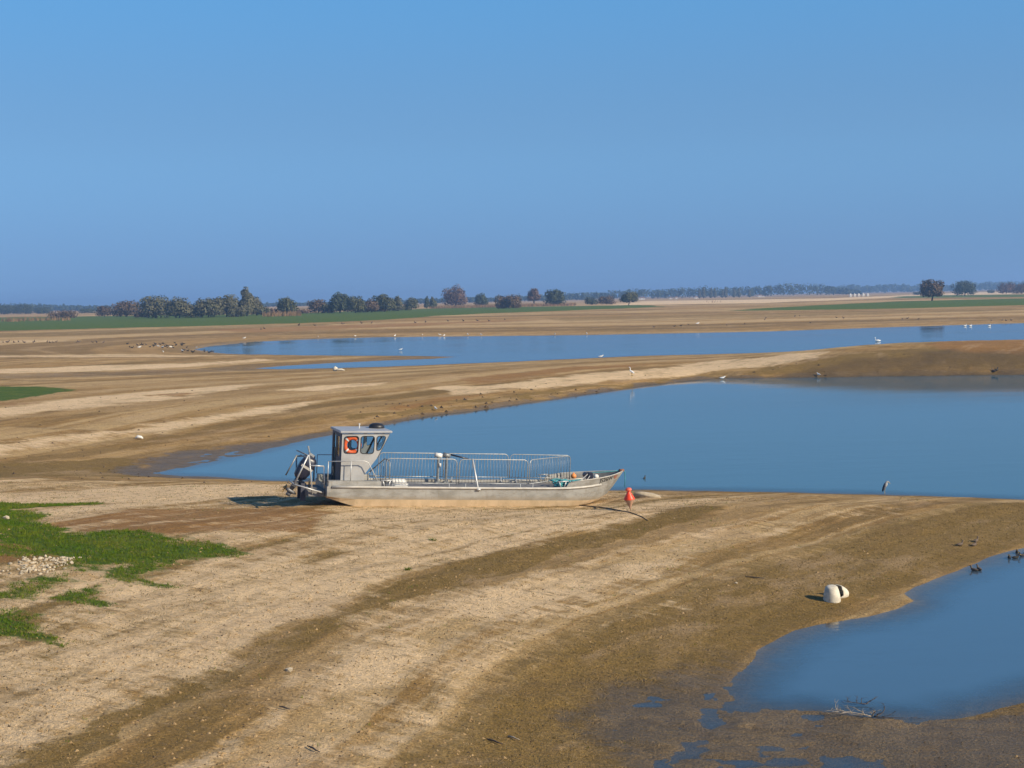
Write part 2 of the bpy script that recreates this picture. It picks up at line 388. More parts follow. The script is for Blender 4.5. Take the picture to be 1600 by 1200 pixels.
band = fbm(GH * 11 + 0.8 * fbm(X * 0.12, Y * 0.12, 2, 81), X * 0.02, 3, 83)
me = bpy.data.meshes.new('ground')
nr = len(rows)
me.vertices.add(nr * NC)
co = np.stack([X, Y, GH], 1).astype(np.float32)
me.vertices.foreach_set('co', co.ravel())
ii = (np.arange(nr - 1)[:, None] * NC + np.arange(NC - 1)[None, :]).ravel()
quads = np.stack([ii, ii + 1, ii + NC + 1, ii + NC], 1).astype(np.int32)
me.loops.add(quads.size); me.loops.foreach_set('vertex_index', quads.ravel())
me.polygons.add(len(quads)); me.polygons.foreach_set('loop_start', np.arange(0, quads.size, 4, dtype=np.int32))
me.polygons.foreach_set('use_smooth', np.ones(len(quads), bool))
me.update(calc_edges=True); me.validate()
for nm, arr in (('pale', pale), ('olive', olive), ('rust', rust), ('wet', wet), ('grass', grass), ('band', band), ('strand', strand), ('dark', dark)):
    a = me.attributes.new(nm, 'FLOAT', 'POINT'); a.data.foreach_set('value', arr.astype(np.float32))

gm, n, b = new_mat('lake_bed')
geo = n.nodes.new('ShaderNodeNewGeometry'); pos = geo.outputs['Position']
def attr(nm):
    a = n.nodes.new('ShaderNodeAttribute'); a.attribute_name = nm; return a.outputs['Fac']
n0 = noise_n(n, pos, 1.0, 5, 0.6, (30, 6, 3), 0.12)       # broad streaks
n1 = noise_n(n, pos, 0.7, 7, 0.62)
n2 = noise_n(n, pos, 4.5, 6, 0.68, (3.0, 0.8, 1.0), -0.52)         # clumps drawn out down the slope
n3 = noise_n(n, pos, 16.0, 4, 0.7)
n4 = noise_n(n, pos, 1.8, 8, 0.74, (2.6, 0.9, 1.0), -0.52)
n5 = noise_n(n, pos, 1.3, 6, 0.65, (7.0, 0.8, 1.0), 1.04)          # lines drawn out along the shore
def brk(mask, nz, amt, lo=0.32, hi=0.62):
    s = math_n(n, 'MULTIPLY_ADD', math_n(n, 'SUBTRACT', nz, 0.5), amt, mask)
    # no growth where the mask is empty
    s = math_n(n, 'MULTIPLY', s, range_n(n, mask, 0.02, 0.2))
    return range_n(n, s, lo, hi)
tan1, tan2, tan3 = (0.435, 0.270, 0.104), (0.320, 0.188, 0.066), (0.53, 0.350, 0.165)
c = mixc(n, tan1, tan2, range_n(n, n1, 0.36, 0.66))
c = mixc(n, c, tan3, math_n(n, 'MULTIPLY', range_n(n, n0, 0.46, 0.66), 0.7))
c = mixc(n, c, (0.46, 0.315, 0.175), math_n(n, 'MULTIPLY', range_n(n, n5, 0.50, 0.70), 0.6))
c = mixc(n, c, (0.215, 0.130, 0.045), math_n(n, 'MULTIPLY', range_n(n, n5, 0.46, 0.30), 0.6))
st = attr('strand')
c = mixc(n, c, (0.60, 0.430, 0.245), math_n(n, 'MULTIPLY', range_n(n, st, 0.52, 0.61), 0.66))
c = mixc(n, c, (0.200, 0.125, 0.040), math_n(n, 'MULTIPLY', range_n(n, st, 0.47, 0.38), 0.64))
bd = attr('band')
c = mixc(n, c, (0.20, 0.130, 0.042), math_n(n, 'MULTIPLY', range_n(n, bd, 0.52, 0.70), 0.55))
c = mixc(n, c, (0.50, 0.345, 0.190), math_n(n, 'MULTIPLY', range_n(n, bd, 0.46, 0.30), 0.45))
c = mixc(n, c, mixc(n, (0.190, 0.124, 0.030), (0.25, 0.160, 0.050), range_n(n, n2, 0.35, 0.65)), math_n(n, 'MULTIPLY', brk(attr('olive'), n4, 0.9), 0.85))
c = mixc(n, c, mixc(n, (0.36, 0.180, 0.060), (0.27, 0.135, 0.042), n1), math_n(n, 'MULTIPLY', brk(attr('rust'), n4, 1.2), 0.75))
c = mixc(n, c, (1.03, 1.0, 0.86), 1.0, 'MULTIPLY')
pcol = mixc(n, (0.90, 0.660, 0.400), (0.75, 0.530, 0.290), range_n(n, n3, 0.35, 0.7))
n8 = noise_n(n, pos, 0.14, 9, 0.78, (3.5, 1.0, 1.0), 0.15)
pmix = math_n(n, 'ADD', math_n(n, 'ADD', math_n(n, 'MULTIPLY', n4, 0.45), math_n(n, 'MULTIPLY', n5, 0.2)), math_n(n, 'MULTIPLY', n8, 0.35))
pm = math_n(n, 'MULTIPLY', brk(math_n(n, 'MULTIPLY_ADD', math_n(n, 'SUBTRACT', st, 0.5), 0.9, attr('pale')), pmix, 4.6, 0.28, 1.0), 0.95)
c = mixc(n, c, pcol, pm)
n6 = noise_n(n, pos, 5.0, 9, 0.82, (1.8, 1.0, 1.0), -0.52)
n7 = noise_n(n, pos, 0.33, 8, 0.72, (2.2, 1.0, 1.0), 0.9)
c = mixc(n, c, (0.60, 0.420, 0.250), math_n(n, 'MULTIPLY', range_n(n, n6, 0.54, 0.68), 0.42))
c = mixc(n, c, (0.150, 0.088, 0.028), math_n(n, 'MULTIPLY', range_n(n, n6, 0.46, 0.32), 0.62))
c = mixc(n, c, (0.58, 0.400, 0.235), math_n(n, 'MULTIPLY', range_n(n, n7, 0.53, 0.66), 0.38))
c = mixc(n, c, (0.21, 0.130, 0.045), math_n(n, 'MULTIPLY', range_n(n, n7, 0.46, 0.34), 0.45))
# dry weed remains speckling everything
c = mixc(n, c, (0.155, 0.095, 0.030), math_n(n, 'MULTIPLY', range_n(n, n2, 0.55, 0.70), 0.65))
c = mixc(n, c, mixc(n, (0.090, 0.058, 0.024), (0.160, 0.104, 0.046), n8), math_n(n, 'MULTIPLY', brk(attr('dark'), n8, 1.6, 0.25, 0.85), 0.75))
wt = brk(attr('wet'), n4, 1.2, 0.25, 0.80)
c = mixc(n, c, mixc(n, (0.110, 0.074, 0.032), (0.190, 0.126, 0.052), range_n(n, n4, 0.35, 0.65)), math_n(n, 'MULTIPLY', wt, 0.85))
gr = brk(attr('grass'), n4, 2.8, 0.25, 0.75)
gcol = mixc(n, (0.056, 0.116, 0.004), (0.105, 0.145, 0.007), range_n(n, n1, 0.35, 0.68))
gcol = mixc(n, gcol, (0.17, 0.135, 0.035), math_n(n, 'MULTIPLY', range_n(n, n2, 0.53, 0.72), 0.6))
c = mixc(n, c, gcol, gr)
sp = range_n(n, n3, 0.25, 0.75, 0.60, 1.32, False)
cc = n.nodes.new('ShaderNodeCombineColor')
for i in range(3): n.links.new(sp, cc.inputs[i])
c = mixc(n, c, cc.outputs[0], 1.0, 'MULTIPLY')
n.links.new(c, b.inputs['Base Color'])
n.links.new(range_n(n, wt, 0.1, 1.0, 0.95, 0.42), b.inputs['Roughness'])
b.inputs['Specular IOR Level'].default_value = 0.3
hh = math_n(n, 'ADD', math_n(n, 'MULTIPLY', n2, 1.0), math_n(n, 'MULTIPLY', n3, 0.45))
bump_n(n, b, math_n(n, 'ADD', hh, math_n(n, 'MULTIPLY', n4, 0.8)), 1.0, 0.16)
gobj = link('ground', me, gm); tag(gobj, 'dry tan lake bed with pale and olive strand lines around the pools', kind='structure')

# ------------------------------------------------------------------ water
def water_mat(name, body, wave, scale):
    """clear in the shallows, turbid where it is deeper, mirror-like at a flat angle"""
    m, n, b = new_mat(name); n.nodes.remove(b)
    g = n.nodes.new('ShaderNodeNewGeometry'); p = g.outputs['Position']
    a = noise_n(n, p, scale, 3, 0.5, (2.8, 1.0, 1.0)); d = noise_n(n, p, scale * 0.22, 3, 0.5, (2.5, 1.0, 1.0), 0.1)
    patch = range_n(n, noise_n(n, p, 0.045, 3, 0.5, (2.0, 1.0, 1.0)), 0.40, 0.66, 0.25, 1.7)
    hgt = math_n(n, 'MULTIPLY', math_n(n, 'ADD', a, math_n(n, 'MULTIPLY', d, 2.0)), patch)
    bp = n.nodes.new('ShaderNodeBump'); bp.inputs['Strength'].default_value = wave; bp.inputs['Distance'].default_value = 0.02
    n.links.new(hgt, bp.inputs['Height'])
    tr = n.nodes.new('ShaderNodeBsdfTransparent'); tr.inputs[0].default_value = (0.78, 0.80, 0.76, 1)
    df = n.nodes.new('ShaderNodeBsdfDiffuse'); df.inputs[0].default_value = rgba(body)
    gl = n.nodes.new('ShaderNodeBsdfGlossy'); n.links.new(bp.outputs[0], gl.inputs['Normal'])
    n.links.new(range_n(n, noise_n(n, p, 0.03, 5, 0.6, (3.0, 1.0, 1.0), 0.15), 0.38, 0.64, 0.03, 0.13), gl.inputs['Roughness'])
    fr = n.nodes.new('ShaderNodeFresnel'); n.links.new(range_n(n, g.outputs['Backfacing'], 0.0, 1.0, 1.34, 1 / 1.34, False), fr.inputs[0]); n.links.new(bp.outputs[0], fr.inputs['Normal'])
    dp = n.nodes.new('ShaderNodeAttribute'); dp.attribute_name = 'depth'
    nz = noise_n(n, p, 0.9, 5, 0.6)
    m1 = n.nodes.new('ShaderNodeMixShader'); m2 = n.nodes.new('ShaderNodeMixShader')
    dd = math_n(n, 'MULTIPLY_ADD', math_n(n, 'SUBTRACT', nz, 0.5), 0.05, dp.outputs['Fac'])
    n.links.new(range_n(n, dd, -0.03, 0.11), m1.inputs[0]); n.links.new(tr.outputs[0], m1.inputs[1]); n.links.new(df.outputs[0], m1.inputs[2])
    n.links.new(fr.outputs[0], m2.inputs[0]); n.links.new(m1.outputs[0], m2.inputs[1]); n.links.new(gl.outputs[0], m2.inputs[2])
    n.links.new(m2.outputs[0], n.nodes['Material Output'].inputs['Surface'])
    return m
def water(name, P, mat, grow, step, z, label):
    """level sheet over the pool's bed, a little wider than the pool: the ground itself draws the shoreline"""
    lo, hi = P.min(0) - grow, P.max(0) + grow
    gx = np.arange(lo[0], hi[0], step); gy = np.arange(lo[1], hi[1], step)
    WX, WY = np.meshgrid(gx, gy); wx, wy = WX.ravel(), WY.ravel()
    dep = -height(wx, wy)[0]
    ok = (sdf(P, wx, wy) < grow) & (dep > -0.25); nx, ny = len(gx), len(gy)
    ii = (np.arange(ny - 1)[:, None] * nx + np.arange(nx - 1)[None, :]).ravel()
    q = np.stack([ii, ii + 1, ii + nx + 1, ii + nx], 1); q = q[ok[q].any(1)]
    used = np.unique(q); remap = np.zeros(nx * ny, np.int64); remap[used] = np.arange(len(used))
    me = bpy.data.meshes.new(name)
    me.from_pydata(np.stack([wx[used], wy[used], np.zeros(len(used))], 1).tolist(), [], remap[q].tolist()); me.update()
    at_ = me.attributes.new('depth', 'FLOAT', 'POINT'); at_.data.foreach_set('value', dep[used].astype(np.float32))
    o = link(name, me, mat); o.location.z = z
    return tag(o, label, kind='structure')
wm1 = water_mat('pond_water', (0.065, 0.140, 0.235), 0.16, 5.0)
wm2 = water_mat('lagoon_water', (0.065, 0.165, 0.245), 0.19, 2.5)
water('pond', POND, wm1, 7.0, 0.2, 0.0, 'still blue pond in the right foreground with a muddy edge')
water('lagoon', LAGOON, wm2, 5.0, 0.5, 0.003, 'blue lagoon behind the beached boat')
water('far_lagoon', FAR, wm2, 10.0, 1.5, 0.006, 'long thin blue lagoon in the distance')

# ------------------------------------------------------------------ the boat
M = {}
M['alu'] = None
m, n, b = new_mat('weathered_aluminium')
t = n.nodes.new('ShaderNodeTexCoord'); oc = t.outputs['Object']
f1 = noise_n(n, oc, 1.6, 6, 0.6, (1.0, 1.0, 0.45)); f2 = noise_n(n, oc, 7.0, 5, 0.65, (1.4, 1.0, 0.35)); f3 = noise_n(n, oc, 40.0, 3, 0.6)
c = mixc(n, (0.38, 0.37, 0.345), (0.25, 0.24, 0.215), range_n(n, f1, 0.35, 0.65))
c = mixc(n, c, (0.42, 0.40, 0.36), math_n(n, 'MULTIPLY', range_n(n, f2, 0.55, 0.72), 0.6))
c = mixc(n, c, (0.22, 0.17, 0.11), math_n(n, 'MULTIPLY', range_n(n, f2, 0.47, 0.30), 0.6))
sz = n.nodes.new('ShaderNodeSeparateXYZ'); n.links.new(oc, sz.inputs[0])
lv = math_n(n, 'MULTIPLY_ADD', math_n(n, 'SUBTRACT', f2, 0.5), -0.35, sz.outputs['Z'])                      # dried waterline scum
c = mixc(n, c, (0.27, 0.21, 0.13), math_n(n, 'MULTIPLY', range_n(n, lv, 0.42, 0.26), 0.55))
fs = noise_n(n, oc, 5.0, 4, 0.7, (0.5, 1.0, 6.0))
c = mixc(n, c, (0.24, 0.20, 0.15), math_n(n, 'MULTIPLY', range_n(n, fs, 0.56, 0.70), 0.45))                # run-off streaks
n.links.new(c, b.inputs['Base Color']); b.inputs['Metallic'].default_value = 0.30
n.links.new(range_n(n, f3, 0.3, 0.7, 0.42, 0.6), b.inputs['Roughness']); bump_n(n, b, f1, 0.25, 0.03)
M['alu'] = m
m, n, b = new_mat('muddy_hull')
t = n.nodes.new('ShaderNodeTexCoord'); oc = t.outputs['Object']
f1 = noise_n(n, oc, 1.3, 6, 0.62, (0.7, 1, 1.6)); f2 = noise_n(n, oc, 9.0, 5, 0.65)
c = mixc(n, (0.58, 0.44, 0.28), (0.46, 0.345, 0.21), range_n(n, f1, 0.35, 0.65))
c = mixc(n, c, (0.33, 0.26, 0.15), math_n(n, 'MULTIPLY', range_n(n, f2, 0.55, 0.75), 0.6))
n.links.new(c, b.inputs['Base Color']); b.inputs['Roughness'].default_value = 0.85
M['mud'] = m
M['rail'] = simple('bright_aluminium_tube', (0.52, 0.52, 0.51), 0.40, 0.35, 0.15, 6)
M['edge'] = simple('pale_rubbing_rail', (0.50, 0.47, 0.42), 0.55, 0.1, 0.22, 4)
M['galv'] = simple('galvanised_steel', (0.42, 0.43, 0.43), 0.45, 0.45, 0.30, 9)
M['galvd'] = simple('dull_galvanised_bar', (0.27, 0.28, 0.28), 0.5, 0.45, 0.35, 9)
M['cabin'] = simple('cabin_plate', (0.42, 0.415, 0.405), 0.48, 0.30, 0.16, 3)
M['roof'] = simple('cabin_roof_plate', (0.44, 0.44, 0.45), 0.45, 0.25, 0.15, 3)
M['deck'] = simple('grey_deck_plate', (0.235, 0.225, 0.215), 0.7, 0.2, 0.35, 5)
M['inside'] = simple('dark_cabin_lining', (0.055, 0.055, 0.065), 0.8, 0, 0.3, 5)
M['door'] = simple('dark_plate_with_shade', (0.06, 0.065, 0.09), 0.6, 0.1, 0.3, 5)  # dark plate; the rear wall's shade is put into this colour
M['yellow'] = simple('ochre_curtain', (0.22, 0.17, 0.03), 0.8, 0, 0.35, 7)
M['seal'] = simple('black_rubber_seal', (0.03, 0.03, 0.032), 0.6, 0, 0.3, 9)
M['black'] = simple('black_plastic', (0.018, 0.018, 0.022), 0.45, 0, 0.3, 9)
M['navy'] = simple('navy_engine_cowl', (0.022, 0.024, 0.045), 0.35, 0, 0.3, 6)
M['grey'] = simple('grey_engine_casting', (0.16, 0.165, 0.18), 0.5, 0.3, 0.4, 9)
M['brass'] = simple('mud_caked_propeller', (0.42, 0.27, 0.10), 0.6, 0.2, 0.5, 12)
M['orange'] = simple('orange_life_ring', (0.80, 0.115, 0.02), 0.5, 0, 0.2, 6)
M['orange2'] = simple('orange_float', (0.85, 0.30, 0.08), 0.5, 0, 0.2, 6)
M['white'] = simple('off_white_plastic', (0.74, 0.72, 0.67), 0.5, 0, 0.18, 5)
M['rope'] = simple('turquoise_rope', (0.06, 0.33, 0.37), 0.85, 0, 0.4, 18)
M['rusty'] = simple('rust_patch', (0.24, 0.10, 0.06), 0.8, 0, 0.45, 10)
M['ink'] = simple('black_lettering', (0.03, 0.028, 0.026), 0.7, 0, 0.5, 12)
M['darkrope'] = simple('wet_dark_rope', (0.045, 0.035, 0.028), 0.8, 0, 0.4, 14)
m, n, b = new_mat('window_glass')
n.nodes.remove(b); tr = n.nodes.new('ShaderNodeBsdfTransparent'); tr.inputs[0].default_value = (0.92, 0.95, 0.96, 1)
gl = n.nodes.new('ShaderNodeBsdfGlossy'); gl.inputs['Roughness'].default_value = 0.03
lw = n.nodes.new('ShaderNodeLayerWeight'); fz = n.nodes.new('ShaderNodeMath'); fz.operation = 'POWER'; fz.inputs[1].default_value = 5.0; n.links.new(lw.outputs['Facing'], fz.inputs[0]); lw.inputs[0].default_value = 0.5; mxs = n.nodes.new('ShaderNodeMixShader')
n.links.new(fz.outputs[0], mxs.inputs[0]); n.links.new(tr.outputs[0], mxs.inputs[1]); n.links.new(gl.outputs[0], mxs.inputs[2]); n.links.new(mxs.outputs[0], n.nodes['Material Output'].inputs['Surface'])
M['glass'] = m

# local frame: x from the transom to the bow, y to the far side, z up from the flat bottom
NEAR = -1.15
boat = thing('work_boat', 'flat grey aluminium work boat with a wheelhouse, beached beside the lagoon', 'boat')
yaw = Matrix.Rotation(BOAT_YAW, 4, 'Z'); pit = Matrix.Rotation(BOAT_PITCH, 4, 'Y')
BSC = 1.035
LOCAL_MID = Vector((4.63, -1.06, 0.0)) * BSC
Rm = yaw @ pit
boat.matrix_world = Matrix.Translation(Vector(BOAT_MID) - (Rm @ LOCAL_MID) - Vector((0, 0, 0.012))) @ Rm @ Matrix.Scale(BSC, 4)
BM_W = boat.matrix_world.copy()

ST = [  # x, bottom z, bottom half width, knuckle z, knuckle half, rail z, rail half, top z, top half
    (0.00, .30, 1.02, .36, 1.13, .68, 1.15, .70, 1.15), (0.45, .16, 1.03, .30, 1.13, .68, 1.15, .70, 1.15), (0.98, .00, 1.04, .26, 1.13, .68, 1.15, .70, 1.15),
    (3.0, 0, 1.05, .25, 1.13, .67, 1.15, .69, 1.15), (5.5, 0, 1.05, .24, 1.13, .66, 1.15, .68, 1.15), (8.0, 0, 1.05, .23, 1.13, .66, 1.15, .68, 1.15),
    (8.62, .0, 1.02, .23, 1.12, .67, 1.15, .72, 1.15), (8.72, .0, 1.01, .23, 1.115, .67, 1.145, .88, 1.15), (9.2, .03, .93, .22, 1.04, .71, 1.10, .96, 1.14), (9.65, .08, .80, .22, .93, .77, 1.01, 1.03, 1.06),
    (10.05, .17, .63, .25, .74, .84, .88, 1.09, .94), (10.45, .36, .42, .40, .48, .93, .68, 1.16, .74), (10.8, .65, .20, .67, .23, 1.02, .42, 1.22, .47), (11.1, 1.0, .05, 1.01, .06, 1.14, .16, 1.28, .2), (11.25, 1.22, .01, 1.24, .02, 1.27, .03, 1.31, .04)]
ST = [tuple(v - (0.055 * (q[0] - 9) if (q[0] > 9 and k in (5, 7)) else (0.06 * max(q[0] - 10.4, 0) if k in (1, 3) else 0)) for k, v in enumerate(q)) for q in ST]
def skin(cols, close_bottom=False):
    bm = bmesh.new(); rws = []
    for s in ST:
        half = [(s[2 * i + 2] if True else 0, s[2 * i + 1]) for i in range(4)]
        prof = [half[i] for i in cols]
        left = [bm.verts.new((s[0], -y, z)) for y, z in prof]; right = [bm.verts.new((s[0], y, z)) for y, z in prof]
        rws.append((left, right))
    for (l0, r0), (l1, r1) in zip(rws[:-1], rws[1:]):
        for i in range(len(cols) - 1):
            bm.faces.new((l0[i], l1[i], l1[i + 1], l0[i + 1])); bm.faces.new((r0[i + 1], r1[i + 1], r1[i], r0[i]))
        if close_bottom: bm.faces.new((l0[0], r0[0], r1[0], l1[0]))
    return bm, rws
# side plating from the knuckle to the top, with a thickness of its own
bm, rws = skin([1, 2, 3])
bm.faces.new((rws[0][0][0], rws[0][0][1], rws[0][0][2], rws[0][1][2], rws[0][1][1], rws[0][1][0]))     # transom
hull = obj('hull', bm, M['alu'], boat)
sd = hull.modifiers.new('plate', 'SOLIDIFY'); sd.thickness = 0.025; sd.offset = -1
bm, rws = skin([0, 1], True)
bm.faces.new((rws[0][0][0], rws[0][0][1], rws[0][1][1], rws[0][1][0]))
bot = obj('hull_bottom', bm, M['mud'], boat)
tag(bot, 'mud stained beige bottom strake')
# deck
bm = bmesh.new(); rr = []
for s in ST[:-2]:
    zz = 0.60 if s[0] < 9 else 0.60 + 0.16 * (s[0] - 9)
    w = (s[4] + s[6]) / 2 - 0.045
    rr.append((bm.verts.new((s[0], -w, zz)), bm.verts.new((s[0], w, zz))))
for a, c2 in zip(rr[:-1], rr[1:]): bm.faces.new((a[0], c2[0], c2[1], a[1]))
obj('deck', bm, M['deck'], boat)
# rubbing rails, one along each side
for sgn in (-1, 1):
    bm = bmesh.new()
    pts = [(s[0], sgn * (s[6] + 0.012), s[5]) for s in ST if 0.2 < s[0] < 10.2]
    pts[0] = (0.16, pts[0][1], pts[0][2])
    tube(bm, pts, 0.042, 8)
    obj('rubbing_rail', bm, M['edge'], boat, True)
    bm = bmesh.new(); tube(bm, [(s[0], sgn * s[8], s[7]) for s in ST if s[0] > 8.7], 0.018, 6); obj('bulwark_cap', bm, M['edge'], boat, True)
bm = bmesh.new(); tube(bm, [(11.12, 0, 1.175), (11.30, 0, 1.21)], [0.075, 0.05], 8); obj('bow_cap', bm, M['rusty'], boat, True)
# raised coaming by the wheelhouse
bm = bmesh.new(); box(bm, 0.03, 1.86, -1.128, -0.80, 0.605, 0.88, 0.02); obj('coaming', bm, M['alu'], boat)
bm = bmesh.new(); box(bm, 0.03, 1.86, 0.80, 1.128, 0.605, 0.88, 0.02); obj('coaming', bm, M['alu'], boat)

# --- wheelhouse
def plate(name, outer, holes, thick, mat, parent, frame):
    """flat plate with rounded openings; frame maps (u, v, w) to boat space"""
    cu = bpy.data.curves.new(name, 'CURVE'); cu.dimensions = '2D'; cu.fill_mode = 'BOTH'; cu.extrude = thick / 2
    for loop in [outer] + holes:
        sp = cu.splines.new('POLY'); sp.points.add(len(loop) - 1)
        for p, q in zip(sp.points, loop): p.co = (q[0], q[1], 0, 1)
        sp.use_cyclic_u = True
    tmp = bpy.data.objects.new('tmp', cu); COL.objects.link(tmp)
    me = bpy.data.meshes.new_from_object(tmp.evaluated_get(bpy.context.evaluated_depsgraph_get()))
    bpy.data.objects.remove(tmp); bpy.data.curves.remove(cu)
    me.transform(frame); me.name = name
    me.materials.clear()
    return link(name, me, mat, parent)
def rounded(pts, r, k=5):
    out = []; N = len(pts)
    for i in range(N):
        p = Vector(pts[i]); a = (Vector(pts[i - 1]) - p); c = (Vector(pts[(i + 1) % N]) - p)
        ra = min(r, a.length * 0.45, c.length * 0.45)
        p0 = p + a.normalized() * ra; p1 = p + c.normalized() * ra
        for j in range(k + 1):
            t = j / k; q = p0 * (1 - t) ** 2 + p * 2 * t * (1 - t) + p1 * t * t
            out.append((q.x, q.y))
    return out
CX0, CW = 0.50, 0.84            # rear wall, half width
house = bpy.data.objects.new('wheelhouse', None); COL.objects.link(house); house.parent = boat; house.scale = (1, 1, .93); house.location = (0, 0, .046)
side_outline = [(CX0, .66), (1.30, .66), (1.33, 1.12), (1.74, 1.72), (2.16, 2.64), (CX0, 2.60)]
W1 = rounded([(0.58, 1.88), (1.06, 1.88), (1.08, 2.52), (0.58, 2.50)], 0.11)
W2 = rounded([(1.16, 1.88), (1.61, 1.88), (1.63, 2.53), (1.16, 2.52)], 0.11)
W3 = rounded([(1.71, 2.53), (2.03, 2.54), (1.98, 2.32), (1.85, 2.02), (1.72, 2.00)], 0.10)
fr_side = lambda y: Matrix(((1, 0, 0, 0), (0, 0, -1, y), (0, 1, 0, 0), (0, 0, 0, 1)))
for y in (-CW, CW):
    plate('side_wall', side_outline, [W1, W2, W3], 0.03, M['cabin'], house, fr_side(y))
    for w in (W1, W2, W3):
        bm = bmesh.new(); s = -1 if y < 0 else 1
        cx_, cz_ = sum(p[0] for p in w) / len(w), sum(p[1] for p in w) / len(w)
        tube(bm, [(p[0], y + s * 0.016, p[1]) for p in w] + [(w[0][0], y + s * 0.016, w[0][1])], 0.017, 5, False)
        obj('window_seal', bm, M['seal'], house)
        bm = bmesh.new()
        vs = [bm.verts.new((p[0], y, p[1])) for p in w]; f = bm.faces.new(vs)
        ex = bmesh.ops.extrude_face_region(bm, geom=[f]); bmesh.ops.translate(bm, verts=[v for v in ex['geom'] if isinstance(v, bmesh.types.BMVert)], vec=(0, 0.006, 0))
        bmesh.ops.recalc_face_normals(bm, faces=bm.faces)
        obj('window_pane', bm, M['glass'], house)
# rear wall: doorway beside a door with a window in it
fr_rear = Matrix(((0, 0, 1, CX0 + 0.0), (1, 0, 0, 0), (0, 1, 0, 0), (0, 0, 0, 1)))
WD = rounded([(-0.55, 1.72), (-0.10, 1.72), (-0.10, 2.46), (-0.55, 2.46)], 0.06)
plate('rear_wall', [(-CW + .016, .66), (CW - .016, .66), (CW - .016, 2.60), (-CW + .016, 2.60)], [[(0.04, .72), (0.62, .72), (0.62, 2.50), (0.04, 2.50)], WD], 0.03, M['door'], house, fr_rear)
bm = bmesh.new(); box(bm, CX0 - 0.004, CX0 + 0.004, -0.56, -0.09, 1.71, 2.47); obj('window_pane', bm, M['glass'], house)
bm = bmesh.new()
for k in range(7): tube(bm, [(CX0 + .10 + 0.02 * (k % 2), 0.30 + 0.05 * k, 1.62), (CX0 + .10 + 0.02 * (k % 2), 0.30 + 0.05 * k, 2.48)], 0.028, 6)
obj('curtain', bm, M['yellow'], house, True)
# raked front below and above
def quad_plate(name, x0, z0, x1, z1, w, mat, th=0.02):
    bm = bmesh.new(); v = [bm.verts.new(p) for p in ((x0, -w, z0), (x0, w, z0), (x1, w, z1), (x1, -w, z1), (x0 - th, -w, z0), (x0 - th, w, z0), (x1 - th, w, z1), (x1 - th, -w, z1))]
    for q in ((0,1,2,3),(7,6,5,4),(0,4,5,1),(1,5,6,2),(2,6,7,3),(3,7,4,0)): bm.faces.new([v[i] for i in q])
    bmesh.ops.recalc_face_normals(bm, faces=bm.faces)
    return obj(name, bm, mat, house)
quad_plate('front_wall', 1.305, .66, 1.335, 1.12, CW - .016, M['cabin'])
quad_plate('front_wall', 1.335, 1.121, 1.745, 1.72, CW - .016, M['cabin'])
quad_plate('windscreen', 1.76, 1.78, 2.13, 2.58, CW - .06, M['glass'], 0.008)
for y in (-CW + .04, 0, CW - .04):
    bm = bmesh.new(); tube(bm, [(1.745, y, 1.72), (2.145, y, 2.62)], 0.028, 6); obj('windscreen_frame', bm, M['black'], house)
# roof
bm = bmesh.new(); box(bm, 0.42, 2.23, -0.94, 0.94, 0, 0.085, 0.02)
for v in bm.verts: v.co.z += 2.612 + 0.022 * v.co.x
obj('roof', bm, M['roof'], house)
bm = bmesh.new(); lathe(bm, [(0.27, 0.0), (0.28, .05), (0.25, .12), (0.17, .17), (0.06, .19)], 18, 1.94, 0.30)
for v in bm.verts: v.co.z += 2.735
obj('radar_dome', bm, M['black'], house, True)
bm = bmesh.new(); tube(bm, [(1.30, 0.2, 2.70), (1.30, 0.2, 2.86)], 0.018, 6); tube(bm, [(1.30, 0.2, 2.86), (1.30, 0.2, 2.90)], 0.03, 6); obj('mast_light', bm, M['white'], house)
# inside
bm = bmesh.new(); box(bm, 1.18, 1.50, -0.60, 0.60, 1.36, 1.62, 0.03); box(bm, 1.10, 1.27, -0.55, 0.55, .62, 1.37); obj('console', bm, M['inside'], house)
bm = bmesh.new()
ring = [(1.16 - 0.10 * math.sin(a), -0.22 + 0.20 * math.cos(a), 1.80 + 0.18 * math.sin(a)) for a in [2 * math.pi * k / 16 for k in range(17)]]
tube(bm, ring, 0.016, 6, False); tube(bm, [(1.16, -0.42, 1.80), (1.16, -0.02, 1.80)], 0.012, 6); tube(bm, [(1.16, -.22, 1.80), (1.34, -.22, 1.60)], 0.03, 6)
obj('steering_wheel', bm, M['black'], house)
bm = bmesh.new(); box(bm, 0.72, 1.02, -0.45, 0.0, 1.18, 1.27, 0.03); box(bm, 0.66, 0.74, -0.45, 0.0, 1.27, 1.92, 0.03); tube(bm, [(0.87, -.22, .61), (0.87, -.22, 1.2)], 0.05, 8); obj('helm_seat', bm, M['inside'], house)

# --- handrails on the near and far side of the wheelhouse
def part_tubes(name, lines, r, mat, parent=boat, n=7):
    bm = bmesh.new()
    for l in lines: tube(bm, l, r, n)
    return obj(name, bm, mat, parent, True)
for y, z0 in ((-1.08, .88), (1.08, .88)):
    part_tubes('handrail', [[(0.02, y, z0), (0.02, y, 1.54)], [(0.02, y, 1.54), (1.28, y, 1.56), (1.40, y, 1.50), (1.86, y, z0 - .2)], [(0.80, y, z0), (0.80, y, 1.55)]], 0.017, M['rail'])
